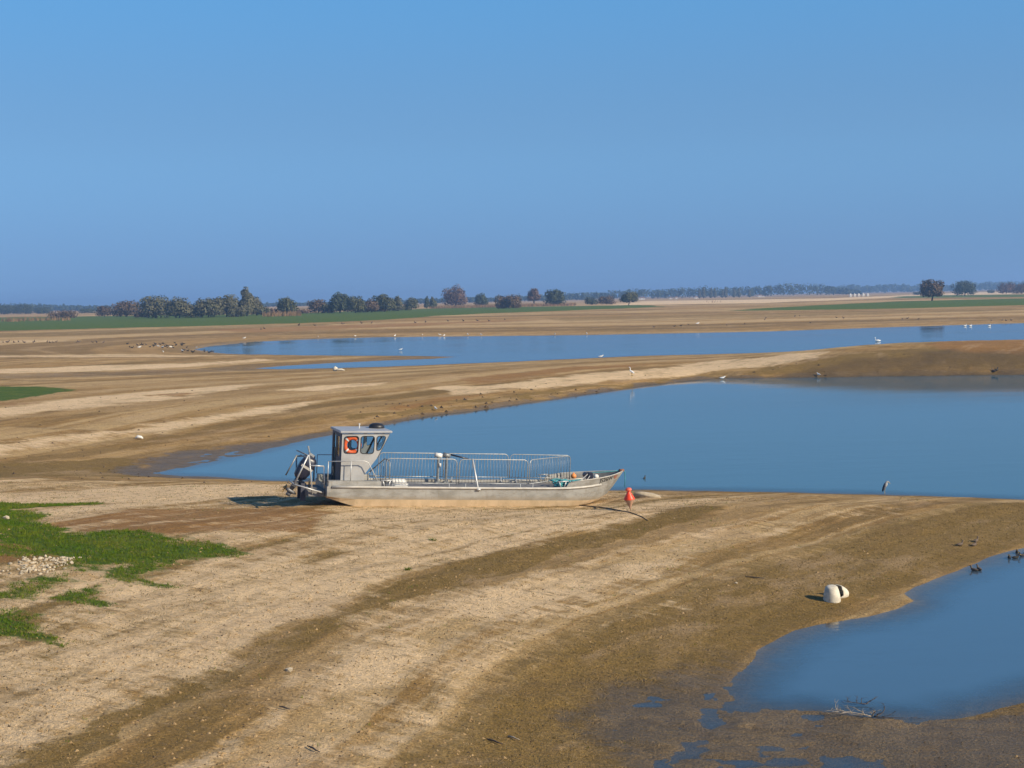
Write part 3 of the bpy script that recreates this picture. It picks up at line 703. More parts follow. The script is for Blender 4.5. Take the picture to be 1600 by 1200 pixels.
# rail of sloping bars from the wheelhouse down to the deck
part_tubes('stair_rail', [[(1.52, -.78, 1.16), (2.02, -.80, 1.62), (2.14, -.92, 1.60), (2.16, -1.02, 1.50), (2.16, -1.04, .61)], [(1.46, -.78, .61), (1.46, -.78, 1.10), (1.52, -.78, 1.16)], [(1.5, -.78, 1.02), (1.96, -.79, 1.02)]], 0.022, M['galvd'])
for k in range(7):
    x = 1.56 + 0.085 * k
    part_tubes('bar', [[(x, -.78 - .01 * k, .61), (x, -.78 - .01 * k, min(1.60, 1.19 + 0.085 * k * 0.92))]], 0.011, M['galvd'], boat, 5)
# stern frame of pipes round the engine
part_tubes('stern_frame', [
    [(-0.06, -0.95, .62), (-0.10, -0.95, 1.36)], [(-0.10, -0.95, 1.36), (-0.58, -0.95, 1.38)], [(-0.46, -0.95, .40), (-0.62, -0.95, 1.74)]], 0.024, M['rail'])
part_tubes('stern_frame', [[(-0.10, .95, .62), (-0.10, .95, 1.50)], [(-0.10, .95, 1.50), (-0.72, .95, 1.50)], [(-0.70, .95, .45), (-0.74, .95, 1.50)]], 0.028, M['galvd'])
part_tubes('engine_guard', [[(-0.64, -0.95, 1.74), (-1.08, -0.95, .74)], [(-1.10, -0.95, .74), (-0.08, -0.95, .45)], [(-1.08, .35, .74), (-1.08, -.95, .74)]], 0.028, M['rail'])
part_tubes('guard_crossbar', [[(-0.66, -0.95, 1.72), (-0.82, -.5, 1.78), (-0.86, .10, 1.78)], [(-0.66, -0.95, 1.62), (-0.8, -.3, 1.66)], [(-0.86, .10, 1.62), (-1.22, .10, .92)]], 0.026, M['galvd'])
bm = bmesh.new(); box(bm, -0.62, -0.001, -0.80, 0.80, 0.30, 0.52, 0.02); obj('stern_platform', bm, M['deck'], boat)
bm = bmesh.new(); box(bm, -0.76, -0.58, -0.36, -0.28, 0.10, 0.70, 0.01); box(bm, -0.76, -0.58, 0.28, 0.36, 0.10, 0.70, 0.01); box(bm, -0.68, -0.601, -0.279, 0.279, 0.26, 0.74, 0.01); obj('engine_bracket', bm, M['door'], boat)
# --- outboard engine, tilted up
eng = bpy.data.objects.new('outboard_engine', None); COL.objects.link(eng); eng.parent = boat
eng.location = (-0.66, -.1, 0.82); eng.scale = (.86, .86, .86); eng.rotation_euler = (0, math.radians(31), 0)
bm = bmesh.new()
prof = [(-.05, .16, .15), (.05, .25, .20), (.30, .30, .24), (.58, .31, .25), (.80, .27, .23), (.92, .18, .16), (.95, .05, .05)]
rings = []
for z, rx, ry in prof:
    rings.append([bm.verts.new((-0.16 + rx * (abs(math.cos(a)) ** .6) * (1 if math.cos(a) > 0 else -1), ry * (abs(math.sin(a)) ** .6) * (1 if math.sin(a) > 0 else -1), z + .1 * (-0.16 + rx * math.cos(a)))) for a in [2 * math.pi * k / 20 for k in range(20)]])
for a, c2 in zip(rings[:-1], rings[1:]):
    for k in range(20): bm.faces.new((a[k], a[(k + 1) % 20], c2[(k + 1) % 20], c2[k]))
bm.faces.new(rings[0][::-1]); bm.faces.new(rings[-1])
cowl = obj('cowling', bm, M['navy'], eng, True)
bm = bmesh.new(); box(bm, -0.40, 0.10, -0.262, -0.245, .40, .50, 0.005); obj('cowling_stripe', bm, M['edge'], cowl)
bm = bmesh.new(); tube(bm, [(-0.14, 0, 0.0), (-0.16, 0, -.32), (-0.18, 0, -.60)], [.15, .11, .085], 12, True, [.6, .6, .55]); obj('engine_leg', bm, M['grey'], eng, True)
bm = bmesh.new(); box(bm, -0.45, 0.02, -0.12, 0.12, -.44, -.42, 0.004); obj('cavitation_plate', bm, M['grey'], eng)
bm = bmesh.new(); tube(bm, [(0.10, 0, -.66), (-0.02, 0, -.66), (-0.25, 0, -.66), (-0.36, 0, -.66)], [.02, .075, .085, .06], 10); box(bm, -0.26, -0.06, -0.012, 0.012, -.88, -.70); obj('gearcase', bm, M['grey'], eng, True)
prop = bmesh.new(); tube(prop, [(-0.36, 0, -.66), (-0.48, 0, -.66)], [.06, .045], 10)
for k in range(3):
    a0 = 2 * math.pi * k / 3 + .3; vs = []
    for r, w, tw in ((.05, .05, .03), (.12, .09, .045), (.19, .06, .03), (.205, 0.01, 0)):
        for s in (-1, 1):
            a = a0 + s * w / max(r, .06) * .9
            vs.append(prop.verts.new((-0.42 + s * tw, r * math.cos(a), -.66 + r * math.sin(a))))
    for q in range(3): prop.faces.new((vs[2 * q], vs[2 * q + 1], vs[2 * q + 3], vs[2 * q + 2]))
obj('propeller', prop, M['brass'], eng, True)
for l_ in ([(-.02, -.18, -.02), (.22, -.2, .10), (.40, -.24, -.20)], [(-.02, .1, .0), (.25, .12, .14), (.42, .15, -.18)]):
    bm = bmesh.new(); tube(bm, l_, .022, 6); obj('engine_cable', bm, M['black'], eng, True)
bm = bmesh.new(); tube(bm, [(-.30, .1, 1.0), (-.52, .1, 1.22)], [.028, .035], 7); box(bm, -.34, -.10, -.05, .2, .93, 1.04, .02); obj('tilt_handle', bm, M['galv'], eng)
# --- bow fittings
bm = bmesh.new()
def glyph_text(s, size):
    cu = bpy.data.curves.new('t', 'FONT'); cu.body = s; cu.size = size; cu.extrude = 0.002
    tmp = bpy.data.objects.new('t', cu); COL.objects.link(tmp)
    me = bpy.data.meshes.new_from_object(tmp.evaluated_get(bpy.context.evaluated_depsgraph_get()))
    bpy.data.objects.remove(tmp); bpy.data.curves.remove(cu); return me
bm.free()
def on_side(x, tz):
    """point on the near bow plating, tz 0..1 from rail to top"""
    for a, c2 in zip(ST[:-1], ST[1:]):
        if a[0] <= x <= c2[0]:
            t = (x - a[0]) / (c2[0] - a[0]); L = lambda i: a[i] * (1 - t) + c2[i] * t
            return Vector((x, -(L(6) * (1 - tz) + L(8) * tz), L(5) * (1 - tz) + L(7) * tz))
me = glyph_text('JS26W', 0.25); me.name = 'registration_number'
P0 = on_side(9.95, .25); P1 = on_side(10.6, .25); za = (P1 - P0).cross(on_side(10.3, 1.0) - on_side(10.3, 0.2)).normalized()
xs = [v.co.x for v in me.vertices]; ys = [v.co.y for v in me.vertices]; zs = [v.co.z for v in me.vertices]
for v in me.vertices:
    q = on_side(9.95 + .66 * (v.co.x - min(xs)) / (max(xs) - min(xs)), .12 + .78 * (v.co.y - min(ys)) / (max(ys) - min(ys)))
    v.co = q + za * (.010 + (v.co.z - min(zs)))
me.materials.clear()
o = link('registration_number', me, M['ink'], boat); tag(o, 'black registration letters on the bow')
# rust stain: a thin flake following the plating
bm = bmesh.new(); vs = []
for k in range(12):
    a = 2 * math.pi * k / 12; q = on_side(10.78 + .11 * math.cos(a) * (1 + .3 * math.sin(3 * a)), .52 + .40 * math.sin(a) * (1 + .2 * math.cos(2 * a)))
    vs.append(bm.verts.new(q + za * 0.012))
bm.faces.new(vs); o = obj('rust_stain', bm, M['rusty'], boat); tag(o, 'reddish brown stain beside the letters')
def cleat(x, y):
    part_tubes('cleat', [[(x - .06, y, .66), (x - .13, y, .90)], [(x + .06, y, .66), (x + .13, y, .90)], [(x - .2, y, .89), (x + .22, y, .91)]], 0.022, M['rail'])
cleat(2.06, -1.06); cleat(8.50, -1.06); cleat(8.50, 1.06)
bm = bmesh.new(); box(bm, 9.85, 10.05, -.10, .12, .78, 1.12, .03); tube(bm, [(9.8, -.05, 1.02), (9.8, .12, 1.02)], .10, 10); obj('bow_winch', bm, M['navy'], boat)
bm = bmesh.new(); tube(bm, [(10.16, -.16, .98), (10.16, -.04, .98)], .085, 12); tube(bm, [(10.1, -.15, .80), (10.1, -.15, .92)], .035, 8); obj('winch_drum', bm, M['white'], boat, True)
part_tubes('bow_strut', [[(9.25, -.35, .66), (9.84, -.06, 1.06)], [(9.55, -.45, .70), (9.92, -.08, 1.0)]], 0.018, M['rail'])

def onboard(o, loc, rz=0.0):
    """stand a loose thing on the deck"""
    o.matrix_world = BM_W @ Matrix.Translation(loc) @ Matrix.Rotation(rz, 4, 'Z')
    return o
# --- crowd barriers standing on the deck
BL, BH_ = 2.40, 1.05
bmf = bmesh.new()
c_ = 0.13
outl = [(0, 0, .17), (0, 0, BH_ - c_), (c_ * .3, 0, BH_ - c_ * .3), (c_, 0, BH_), (BL - c_, 0, BH_), (BL - c_ * .3, 0, BH_ - c_ * .3), (BL, 0, BH_ - c_), (BL, 0, .17)]
tube(bmf, outl, 0.016, 7); tube(bmf, [(0, 0, .20), (BL, 0, .20)], 0.014, 7)
me_frame = bpy.data.meshes.new('barrier_frame'); bmf.to_mesh(me_frame); bmf.free()
bmf = bmesh.new(); tube(bmf, [(0, 0, .20), (0, 0, BH_)], 0.0062, 5); me_bar = bpy.data.meshes.new('barrier_bar'); bmf.to_mesh(me_bar); bmf.free()
bmf = bmesh.new(); tube(bmf, [(0, -.16, 0), (0, -.06, .02), (0, 0, .06), (0, 0, .2)], 0.018, 7); tube(bmf, [(0, .16, 0), (0, .06, .02), (0, 0, .06)], 0.018, 7); me_foot = bpy.data.meshes.new('barrier_foot'); bmf.to_mesh(me_foot); bmf.free()
for q in (me_frame, me_foot): q.materials.append(M['galv'])
me_bar.materials.append(M['galvd'])
for q in (me_frame, me_foot, me_bar): q.polygons.foreach_set('use_smooth', [True] * len(q.polygons))
def barrier(p0, p1, label):
    o = thing('crowd_barrier', label, 'barrier', group='crowd barriers on the boat deck')
    dx, dy = p1[0] - p0[0], p1[1] - p0[1]; L = math.hypot(dx, dy); k = L / BL
    a = link('frame', me_frame, None, o); a.scale = (k, 1, 1)
    for x in (0.25, L - .25):
        f = link('foot', me_foot, None, o); f.location = (x, 0, 0)
    nb = int(L / 0.112)
    for i in range(1, nb):
        q = link('bar', me_bar, None, o); q.location = (L * i / nb, 0, 0)
    onboard(o, (p0[0], p0[1], .602), math.atan2(dy, dx))
barrier((2.05, -.98), (4.56, -.98), 'steel crowd barrier on the near side of the deck, next to the wheelhouse')
barrier((4.66, -.98), (7.18, -.98), 'steel crowd barrier on the near side of the deck, towards the bow')
barrier((7.26, -.96), (9.42, .70), 'steel crowd barrier set slantwise across the deck at the bow end')
barrier((2.22, .98), (4.62, .98), 'steel crowd barrier on the far side of the deck, behind the wheelhouse front')
barrier((4.70, .98), (7.08, .98), 'steel crowd barrier in the middle of the far side of the deck')
barrier((7.16, .98), (9.46, .80), 'steel crowd barrier on the far side of the deck, nearest the bow')

# --- loose things on board
o = thing('life_ring', 'orange life ring hanging behind the rear wheelhouse window', 'life ring')
bm = bmesh.new(); R0, r0 = .255, .078; NS = 28
rg = []
for i in range(NS):
    a = 2 * math.pi * i / NS
    rg.append([bm.verts.new(((R0 + r0 * math.cos(t2)) * math.cos(a), r0 * .75 * math.sin(t2), (R0 + r0 * math.cos(t2)) * math.sin(a))) for t2 in [2 * math.pi * j / 10 for j in range(10)]])
for i in range(NS):
    for j in range(10): bm.faces.new((rg[i][j], rg[(i + 1) % NS][j], rg[(i + 1) % NS][(j + 1) % 10], rg[i][(j + 1) % 10]))
obj('ring', bm, M['orange'], o, True)
for k in range(4):
    a0 = math.pi / 4 + k * math.pi / 2; bm = bmesh.new(); rg = []
    for i in range(4):
        a = a0 - .10 + .2 * i / 3
        rg.append([bm.verts.new(((R0 + (r0 + .006) * math.cos(t2)) * math.cos(a), (r0 + .006) * .77 * math.sin(t2), (R0 + (r0 + .006) * math.cos(t2)) * math.sin(a))) for t2 in [2 * math.pi * j / 10 for j in range(10)]])
    for i in range(3):
        for j in range(10): bm.faces.new((rg[i][j], rg[i + 1][j], rg[i + 1][(j + 1) % 10], rg[i][(j + 1) % 10]))
    obj('reflective_band', bm, M['white'], o, True)
onboard(o, (0.875, -.772, 2.075))
def fender(loc, rz, label):
    bm = bmesh.new(); tube(bm, [(-.27, 0, 0), (-.25, 0, 0), (-.21, 0, 0), (.21, 0, 0), (.25, 0, 0), (.27, 0, 0)], [.03, .075, .10, .10, .075, .03], 14)
    o = obj('fender', bm, M['white'], None, True); tag(o, label, 'fender', 'white fenders on the deck'); onboard(o, loc, rz)
fender((2.62, -.80, .705), 0.05, 'white cylindrical fender lying lowest beside the near barrier')
fender((2.60, -.58, .80), 0.02, 'white cylindrical fender lying behind and above another by the near barrier')
def post(loc, label, second):
    o = thing('winch_post', label, 'winch post', group='winch posts at the far side of the deck')
    bm = bmesh.new(); tube(bm, [(0, 0, 0), (0, 0, .95)], .05, 8); box(bm, -.09, .09, -.09, .09, 0, .05); obj('post', bm, M['galvd'], o)
    bm = bmesh.new(); tube(bm, [(-.13, 0, 1.02), (.12, 0, .98)], [.09, .08], 12); obj('winch_head', bm, M['galvd' if second else 'white'], o, True)
    bm = bmesh.new()
    if second: tube(bm, [(.08, 0, 1.04), (.75, -.25, .90)], .03, 7)
    else: tube(bm, [(.05, -.06, .60), (.05, -.06, .72)], .05, 8)
    obj('arm' if second else 'counterweight', bm, M['navy' if second else 'white'], o, True)
    onboard(o, loc)
post((4.36, .76, .602), 'grey post with a white winch head on the far side of the deck', False)
post((4.68, .80, .602), 'grey post with a dark slanting arm on the far side of the deck', True)
bm = bmesh.new(); tube(bm, [(5.32, -1.18, .58), (5.30, -1.16, .70), (5.10, -1.06, 1.68)], [.03, .035, .035], 8); tube(bm, [(5.26, -1.19, .62), (5.40, -1.19, .62)], .045, 6)
o = obj('leaning_pole', bm, M['rail'], None, True); tag(o, 'pale metal pole leaning against the near barriers amidships', 'pole'); onboard(o, (0, 0, 0))
# rope heap: loops of turquoise rope
bm = bmesh.new()
for k in range(16):
    cxr, cyr = 8.95 + random.uniform(-.35, .45), random.uniform(-.75, .1); ra = random.uniform(.12, .3); ph = random.uniform(0, 6)
    tube(bm, [(cxr + ra * 1.3 * math.cos(ph + a), cyr + ra * math.sin(ph + a), .66 + .020 * k * .6 + .03 * math.sin(3 * a + k)) for a in [i * 0.42 for i in range(14)]], .028, 6)
o = obj('rope_heap', bm, M['rope'], None, True); tag(o, 'heap of turquoise rope on the foredeck', 'rope'); onboard(o, (0, 0, 0))
bm = bmesh.new(); tube(bm, [(9.9, 0, 1.10), (10.4, .05, 1.12), (10.9, .05, 1.16), (11.24, 0, 1.215), (11.33, -.02, 1.17), (11.345, -.03, .95), (11.35, -.05, .58)], .016, 6)
o = obj('mooring_rope', bm, M['rope'], None, True); tag(o, 'turquoise mooring rope running over the bow down to the buoy', 'rope'); onboard(o, (0, 0, 0))
bm = bmesh.new(); lathe(bm, [(.02, -.09), (.08, -.07), (.11, 0), (.09, .06), (.04, .09), (.02, .13)], 14)
o = obj('deck_float', bm, M['orange2'], None, True); tag(o, 'small orange float lying against the far bulwark at the bow', 'float'); onboard(o, (9.55, .62, .90)); 

# ------------------------------------------------------------------ buoys and debris on the mud
def place(px, py, dz=0.0):
    p = hit(px, py); return (float(p[0]), float(p[1]), ground(p[0], p[1]) + dz)
p = place(985, 797)
o = thing('mooring_buoy', 'orange and beige double cone mooring buoy standing by the bow', 'buoy', p)
bm = bmesh.new(); lathe(bm, [(.012, 0.0), (.03, .10), (.10, .24), (.185, .39), (.19, .40)], 22); obj('lower_cone', bm, simple('faded_beige_plastic', (0.50, 0.30, 0.20), .6, 0, .3, 8), o, True)
bm = bmesh.new(); lathe(bm, [(.191, .401), (.185, .425), (.11, .56), (.055, .66), (.05, .68)], 22); obj('upper_cone', bm, simple('bright_orange_plastic', (0.88, 0.060, 0.012), .45, 0, .15, 6), o, True)
bm = bmesh.new(); lathe(bm, [(.05, .68), (.10, .70), (.11, .74), (.09, .78), (.045, .80)], 16); obj('top_knob', bm, simple('sun_bleached_orange', (0.85, 0.15, 0.08), .5, 0, .2, 6), o, True)
bm = bmesh.new(); tube(bm, [(0, 0, .01), (.02, -.02, -.05), (.06, -.10, -.02)], .012, 5); obj('shackle', bm, M['galvd'], o)
o.rotation_euler = (math.radians(4), math.radians(-7), 0.4)
pts = [place(x, y, .015) for x, y in ((905, 790), (930, 792.5), (950, 795), (970, 799), (985, 803), (1003, 810), (1012, 815))]
bm = bmesh.new(); tube(bm, pts, [.02, .022, .024, .024, .02, .016, .012], 6); o = obj('ground_rope', bm, M['darkrope'], None, True); tag(o, 'dark wet rope lying on the mud under the bow', 'rope')
# pale slab half sunk in the mud
p = place(1012, 778)
bm = bmesh.new()
prf = [(-.55, .16), (-.50, .24), (-.2, .235), (.2, .17), (.50, .06), (.52, -.02), (-.5, -.02)]
lo = [bm.verts.new((x, -.14, z)) for x, z in prf]; hi = [bm.verts.new((x * .96, .22, z * .92)) for x, z in prf]
bm.faces.new(lo[::-1]); bm.faces.new(hi)
for i in range(len(prf)): bm.faces.new((lo[i], lo[(i + 1) % 7], hi[(i + 1) % 7], hi[i]))
bmesh.ops.recalc_face_normals(bm, faces=bm.faces); bmesh.ops.bevel(bm, geom=list(bm.edges), offset=.025, segments=2, affect='EDGES')
o = obj('concrete_slab', bm, simple('pale_concrete', (0.47, 0.39, 0.28), .9, 0, .3, 6, None, .4), None, True); tag(o, 'pale tilted slab half sunk in the mud beside the orange buoy', 'slab'); o.location = p; o.rotation_euler = (0, 0, -.12)
# broken white float: two shells
def shell(label, loc, prof, axis):
    """open dome with its opening turned away from axis"""
    bm = bmesh.new(); NU = 24; rg = []; rd = random.Random(len(label))
    for i, (r, z) in enumerate(prof):
        e = 1 if i == len(prof) - 1 else 0
        rg.append([bm.verts.new((r * math.cos(2 * math.pi * k / NU), r * math.sin(2 * math.pi * k / NU), z + e * (.035 * math.sin(k * 1.1) + rd.uniform(-.02, .02)))) for k in range(NU)])
    for a, c2 in zip(rg[:-1], rg[1:]):
        for k in range(NU): bm.faces.new((a[k], c2[k], c2[(k + 1) % NU], a[(k + 1) % NU]))
    bm.faces.new(rg[0]); bmesh.ops.recalc_face_normals(bm, faces=bm.faces)
    o = obj('float_shell', bm, M['cream'], None, True); s = o.modifiers.new('wall', 'SOLIDIFY'); s.thickness = .016; s.offset = -1
    o.location = loc; o.rotation_euler = Vector(axis).to_track_quat('Z', 'Y').to_euler(); tag(o, label, 'float', 'pieces of a broken white float')
M['cream'] = simple('chalky_white_plastic', (0.66, 0.60, 0.49), .7, 0, .28, 7)
M['cream'].node_tree.nodes['Principled BSDF'].inputs['Specular IOR Level'].default_value = .2
p = place(1300, 940); q = place(1313, 936)
DOME = [(.05, .365), (.12, .36), (.155, .33), (.185, .24), (.210, .12), (.225, .0), (.225, -.08)]
shell('larger domed half of a broken white float by the pond edge', (p[0], p[1], p[2] + .03), DOME, (-.06, -.10, 1))
shell('smaller half of a broken white float lying on its side with a dark opening', (q[0] - .02, q[1] + .12, q[2] + .13), [(r * .88, z * .90) for r, z in DOME], (.66, .60, -.28))
# far white ball
p = place(524, 580, .20); bm = bmesh.new(); lathe(bm, [(.02, -.30), (.16, -.25), (.27, -.12), (.30, 0), (.27, .14), (.16, .25), (.06, .29), (.05, .34), (.02, .35)], 18)
o = obj('ball_buoy', bm, M['cream'], None, True); o.location = p; tag(o, 'round white buoy stranded at the near edge of the far lagoon', 'buoy')
p = place(531, 580, .05); bm = bmesh.new(); tube(bm, [(-.5, 0, .05), (-.2, 0, .13), (.25, 0, .12), (.55, 0, .03)], [.04, .12, .11, .03], 8); o = obj('half_buried_float', bm, M['cream'], None, True); o.location = p; tag(o, 'flat whitish lump beside the stranded white ball buoy', 'float')
p = place(217, 687, .03); bm = bmesh.new(); tube(bm, [(-.2, 0, .05), (-.05, 0, .13), (.12, 0, .10), (.25, 0, .03)], [.03, .10, .09, .03], 8); o = obj('plastic_scrap', bm, M['white'], None, True); o.location = p; tag(o, 'small white scrap on the mud left of the lagoon tip', 'litter')

# driftwood
def twig(bm, p, d, L, r, depth, flat=.35):
    pts = [Vector(p)]; d = Vector(d).normalized(); k = 5
    for i in range(k):
        d = (d + Vector((random.uniform(-.3, .3), random.uniform(-.3, .3), random.uniform(-.22, .2) * flat * 2))).normalized()
        pts.append(pts[-1] + d * L / k)
    tube(bm, pts, [r * (1 - .75 * i / k) for i in range(k + 1)], 5)
    if depth > 0:
        for i in range(1, k + 1):
            if random.random() < .75:
                e = (d + Vector((random.uniform(-1, 1), random.uniform(-1, 1), random.uniform(-.1, .8)))).normalized()
                twig(bm, pts[i], e, L * random.uniform(.35, .6), r * .5, depth - 1, flat)
M['drift'] = simple('bleached_driftwood', (0.42, 0.35, 0.27), .9, 0, .45, 9)
M['driftd'] = simple('dark_wet_driftwood', (0.07, 0.055, 0.05), .8, 0, .4, 9)
random.seed(11)
def branch(px, py, lst, mat, label, r=.028):
    p = at(px, py, 0.03); bm = bmesh.new()
    for d, L in lst: twig(bm, (0, 0, 0), d, L * .85, r * .8, 2)
    for v in bm.verts: v.co.z *= .42
    o = obj('driftwood_branch', bm, M[mat], None, True); o.location = (p[0], p[1], .03); tag(o, label, 'branch', 'dead branches lying in the pond shallows')
branch(1362, 1119, [((-1, .1, .35), .85), ((-1, -.1, .2), .75), ((.3, .1, .5), .4)], 'drift', 'bleached forked branch sticking out of the pond shallows')
branch(1366, 1120, [((1, .2, .35), .6), ((.8, -.1, .1), .8)], 'driftd', 'dark branch reaching right beside the bleached branch')
branch(1354, 1100, [((-1, .2, .30), .55), ((.2, .3, .6), .3)], 'driftd', 'dark branch rising from the water behind the bleached one')
def stick(px, py, L, rz, label, mat='driftd'):
    p = place(px, py, .03); bm = bmesh.new(); tube(bm, [(-L / 2, 0, 0), (-L * .1, .008, .008), (L * .2, -.008, .004), (L / 2, .004, .0)], [.010, .016, .013, .006], 6)
    o = obj('stick', bm, M[mat], None, True); o.location = p; o.rotation_euler = (0, 0, rz); tag(o, label, 'stick', 'sticks lying on the mud')
stick(773, 1160, .42, -.8, 'dark stick on the mud near the lower middle edge')
stick(803, 1156, .30, -.8, 'pale stick beside a dark one near the lower middle edge', 'drift')
stick(490, 1174, .42, -.9, 'dark stick low on the left of the middle foreground')
stick(445, 1110, .30, -.7, 'thin stick on the pale slope in the left foreground')
stick(1180, 905, .55, -.5, 'long thin stick on the slope above the pond')

def rock(bm, c, r, seed):
    rd = random.Random(seed); g = bmesh.ops.create_icosphere(bm, subdivisions=1, radius=1.0)
    sc = (r * rd.uniform(.8, 1.3), r * rd.uniform(.7, 1.1), r * rd.uniform(.5, .8)); R = Matrix.Rotation(rd.uniform(0, 6), 3, 'Z')
    for v in g['verts']:
        k = rd.uniform(.78, 1.15); q = R @ Vector((v.co.x * sc[0] * k, v.co.y * sc[1] * k, v.co.z * sc[2] * k)); v.co = q + Vector(c)
M['stone'] = simple('pale_limestone', (0.55, 0.46, 0.33), .9, 0, .45, 6)
for x, y, r, lb in ((452, 1047, .085, 'single pale stone on the left slope below the olive strand line'), (1150, 913, .05, 'small pale stone on the slope above the white float'), (1250, 940, .0, ''), (10, 811, .12, 'pale flat stone in the grass at the left edge')):
    if r == 0: continue
    p = place(x, y, r * .3); bm = bmesh.new(); rock(bm, (0, 0, 0), r, x); o = obj('stone', bm, M['stone'], None); o.location = p; tag(o, lb, 'stone', 'single stones on the mud')
# bed of pale stones in the grass
bm = bmesh.new(); P = hitpoly(zpx([(60, 395), (80, 350), (200, 345), (310, 345), (300, 372), (200, 392), (80, 415)])); lo_, hi_ = P.min(0), P.max(0); k = 0
random.seed(5)
while k < 170:
    x, y = random.uniform(lo_[0], hi_[0]), random.uniform(lo_[1], hi_[1])
    if sdf(P, np.array([x]), np.array([y]))[0] > (.9 if k % 4 == 0 else -.05): continue
    rock(bm, (x, y, ground(x, y) + .02), random.uniform(.018, .07), k); k += 1
o = obj('stone_bed', bm, M['stone'], None); tag(o, 'bed of small pale stones in the left grass', kind='stuff')

# clods and pebbles strewn over the mud
def scatter(name, cnt, px0, px1, py0, py1, rmin, rmax, mat, label, test=None, seed=1, flat=.6):
    r_ = np.random.default_rng(seed)
    A = np.stack([at(a, b_, .5) for a, b_ in ((px0, py0), (px1, py0), (px1, py1), (px0, py1))])
    V = []; Fc = []; k = 0
    px_ = r_.uniform(px0, px1, cnt * 4); py_ = py0 + (py1 - py0) * r_.uniform(0, 1, cnt * 4)
    pts = np.array([at(a, b_, .6) for a, b_ in zip(px_, py_)])
    hz, a_, b__, c__ = height(pts[:, 0], pts[:, 1])
    ok = hz > 0.05
    if test is not None: ok &= test(pts[:, 0], pts[:, 1], hz, np.minimum(a_, b__))
    for (x, y), z in zip(pts[ok][:cnt], hz[ok][:cnt]):
        r = rmin + (rmax - rmin) * r_.random() ** 3; a0 = r_.uniform(0, 6.28); n0_ = len(V)
        for q in range(5):
            a = a0 + q * 1.2566; rr_ = r * r_.uniform(.7, 1.25); V.append((x + rr_ * math.cos(a), y + rr_ * math.sin(a), z - .01))
        V.append((x + r * r_.uniform(-.3, .3), y + r * r_.uniform(-.3, .3), z + r * r_.uniform(.6, 1.2) * flat))
        for q in range(5): Fc.append((n0_ + q, n0_ + (q + 1) % 5, n0_ + 5))
    o = pyobj(name, V, Fc, mat); tag(o, label, kind='stuff')
M['clod'] = simple('dark_clods', (0.10, 0.065, 0.035), .95, 0, .5, 3)
M['clodt'] = simple('tan_clods', (0.26, 0.165, 0.072), .95, 0, .4, 3, (0.35, 0.235, 0.115))
scatter('mud_clods', 3600, -20, 1620, 800, 1215, .015, .06, M['clodt'], 'tan clods of dried mud strewn over the foreground', lambda x, y, h, d: (h > .2) & (d > 1.5), 2)
scatter('dark_mud_crumbs', 3600, -20, 1620, 800, 1215, .010, .045, M['clod'], 'dark crumbs of mud and weed strewn over the foreground', None, 3)
scatter('shore_clods', 90, 560, 960, 600, 652, .05, .22, M['clod'], 'dark clods along the far shore of the lagoon', lambda x, y, h, d: (d < 5), 4, .9)
scatter('spit_clods', 40, 900, 1600, 555, 592, .05, .16, M['clod'], 'dark clods along the far spit', lambda x, y, h, d: (d < 6), 6, .9)
scatter('left_bank_clods', 160, 0, 420, 620, 745, .03, .12, M['clod'], 'dark clods on the left bank of the lagoon', None, 8, .8)
# grass blades on the green patches and dry weed tufts on the strand lines
def blades(name, mask, cnt, hmin, hmax, wid, mat, label, ymin, ymax, seed, thr=.5, per=4, xlim=None):
    r_ = np.random.default_rng(seed)
    sel = np.nonzero((mask > thr) & (Y > ymin) & (Y < ymax) & (GH > .06) & (np.abs(X) < 0.42 * Y + 1))[0]
    w = (GY.ravel()[sel] ** 2); w = w / w.sum()
    idx = r_.choice(sel, cnt, p=w)
    V = []; Fc = []
    for i in idx:
        x = X[i] + r_.uniform(-.09, .09); y = Y[i] + r_.uniform(-.12, .12); z = GH[i] - .01
        for q in range(per):
            a = r_.uniform(0, 6.28); h_ = r_.uniform(hmin, hmax); lx, ly = r_.normal(0, .4 * h_, 2); n0_ = len(V)
            bx, by = x + r_.normal(0, .03), y + r_.normal(0, .03)
            V += [(bx - wid * math.cos(a), by - wid * math.sin(a), z), (bx + wid * math.cos(a), by + wid * math.sin(a), z), (bx + lx, by + ly, z + h_)]
            Fc.append((n0_, n0_ + 1, n0_ + 2))
    o = pyobj(name, V, Fc, mat); tag(o, label, kind='stuff')
M['blade'] = simple('grass_blades', (0.062, 0.118, 0.004), .8, 0, .4, .8, (0.125, 0.150, 0.012))
M['blade'].node_tree.nodes['Principled BSDF'].inputs['Specular IOR Level'].default_value = .1
M['dry'] = simple('dry_weed', (0.26, 0.175, 0.07), .9, 0, .4, .9, (0.15, 0.105, 0.035))
blades('short_grass', grass + .5 * (fbm(X * 1.2, Y * 1.2, 4, 101) - .5), 9000, .02, .085, .011, M['blade'], 'short green grass in the left foreground', 22, 62, 12, .42)
blades('scattered_grass', grass + .9 * (fbm(X * .8, Y * .8, 4, 107) - .5), 900, .02, .07, .010, M['blade'], 'thin grass seedlings scattered round the green patches', 22, 62, 15, .16, 3)
blades('dry_weed', olive, 8000, .015, .06, .010, M['dry'], 'dry brown weed on the strand lines of the foreground', 20, 58, 13, .6, 3)
blades('weed_stubble', np.clip(pale, 0, 1), 9000, .015, .055, .012, M['dry'], 'dry weed stubble on the pale parts of the slope', 20, 58, 14, .4, 3)
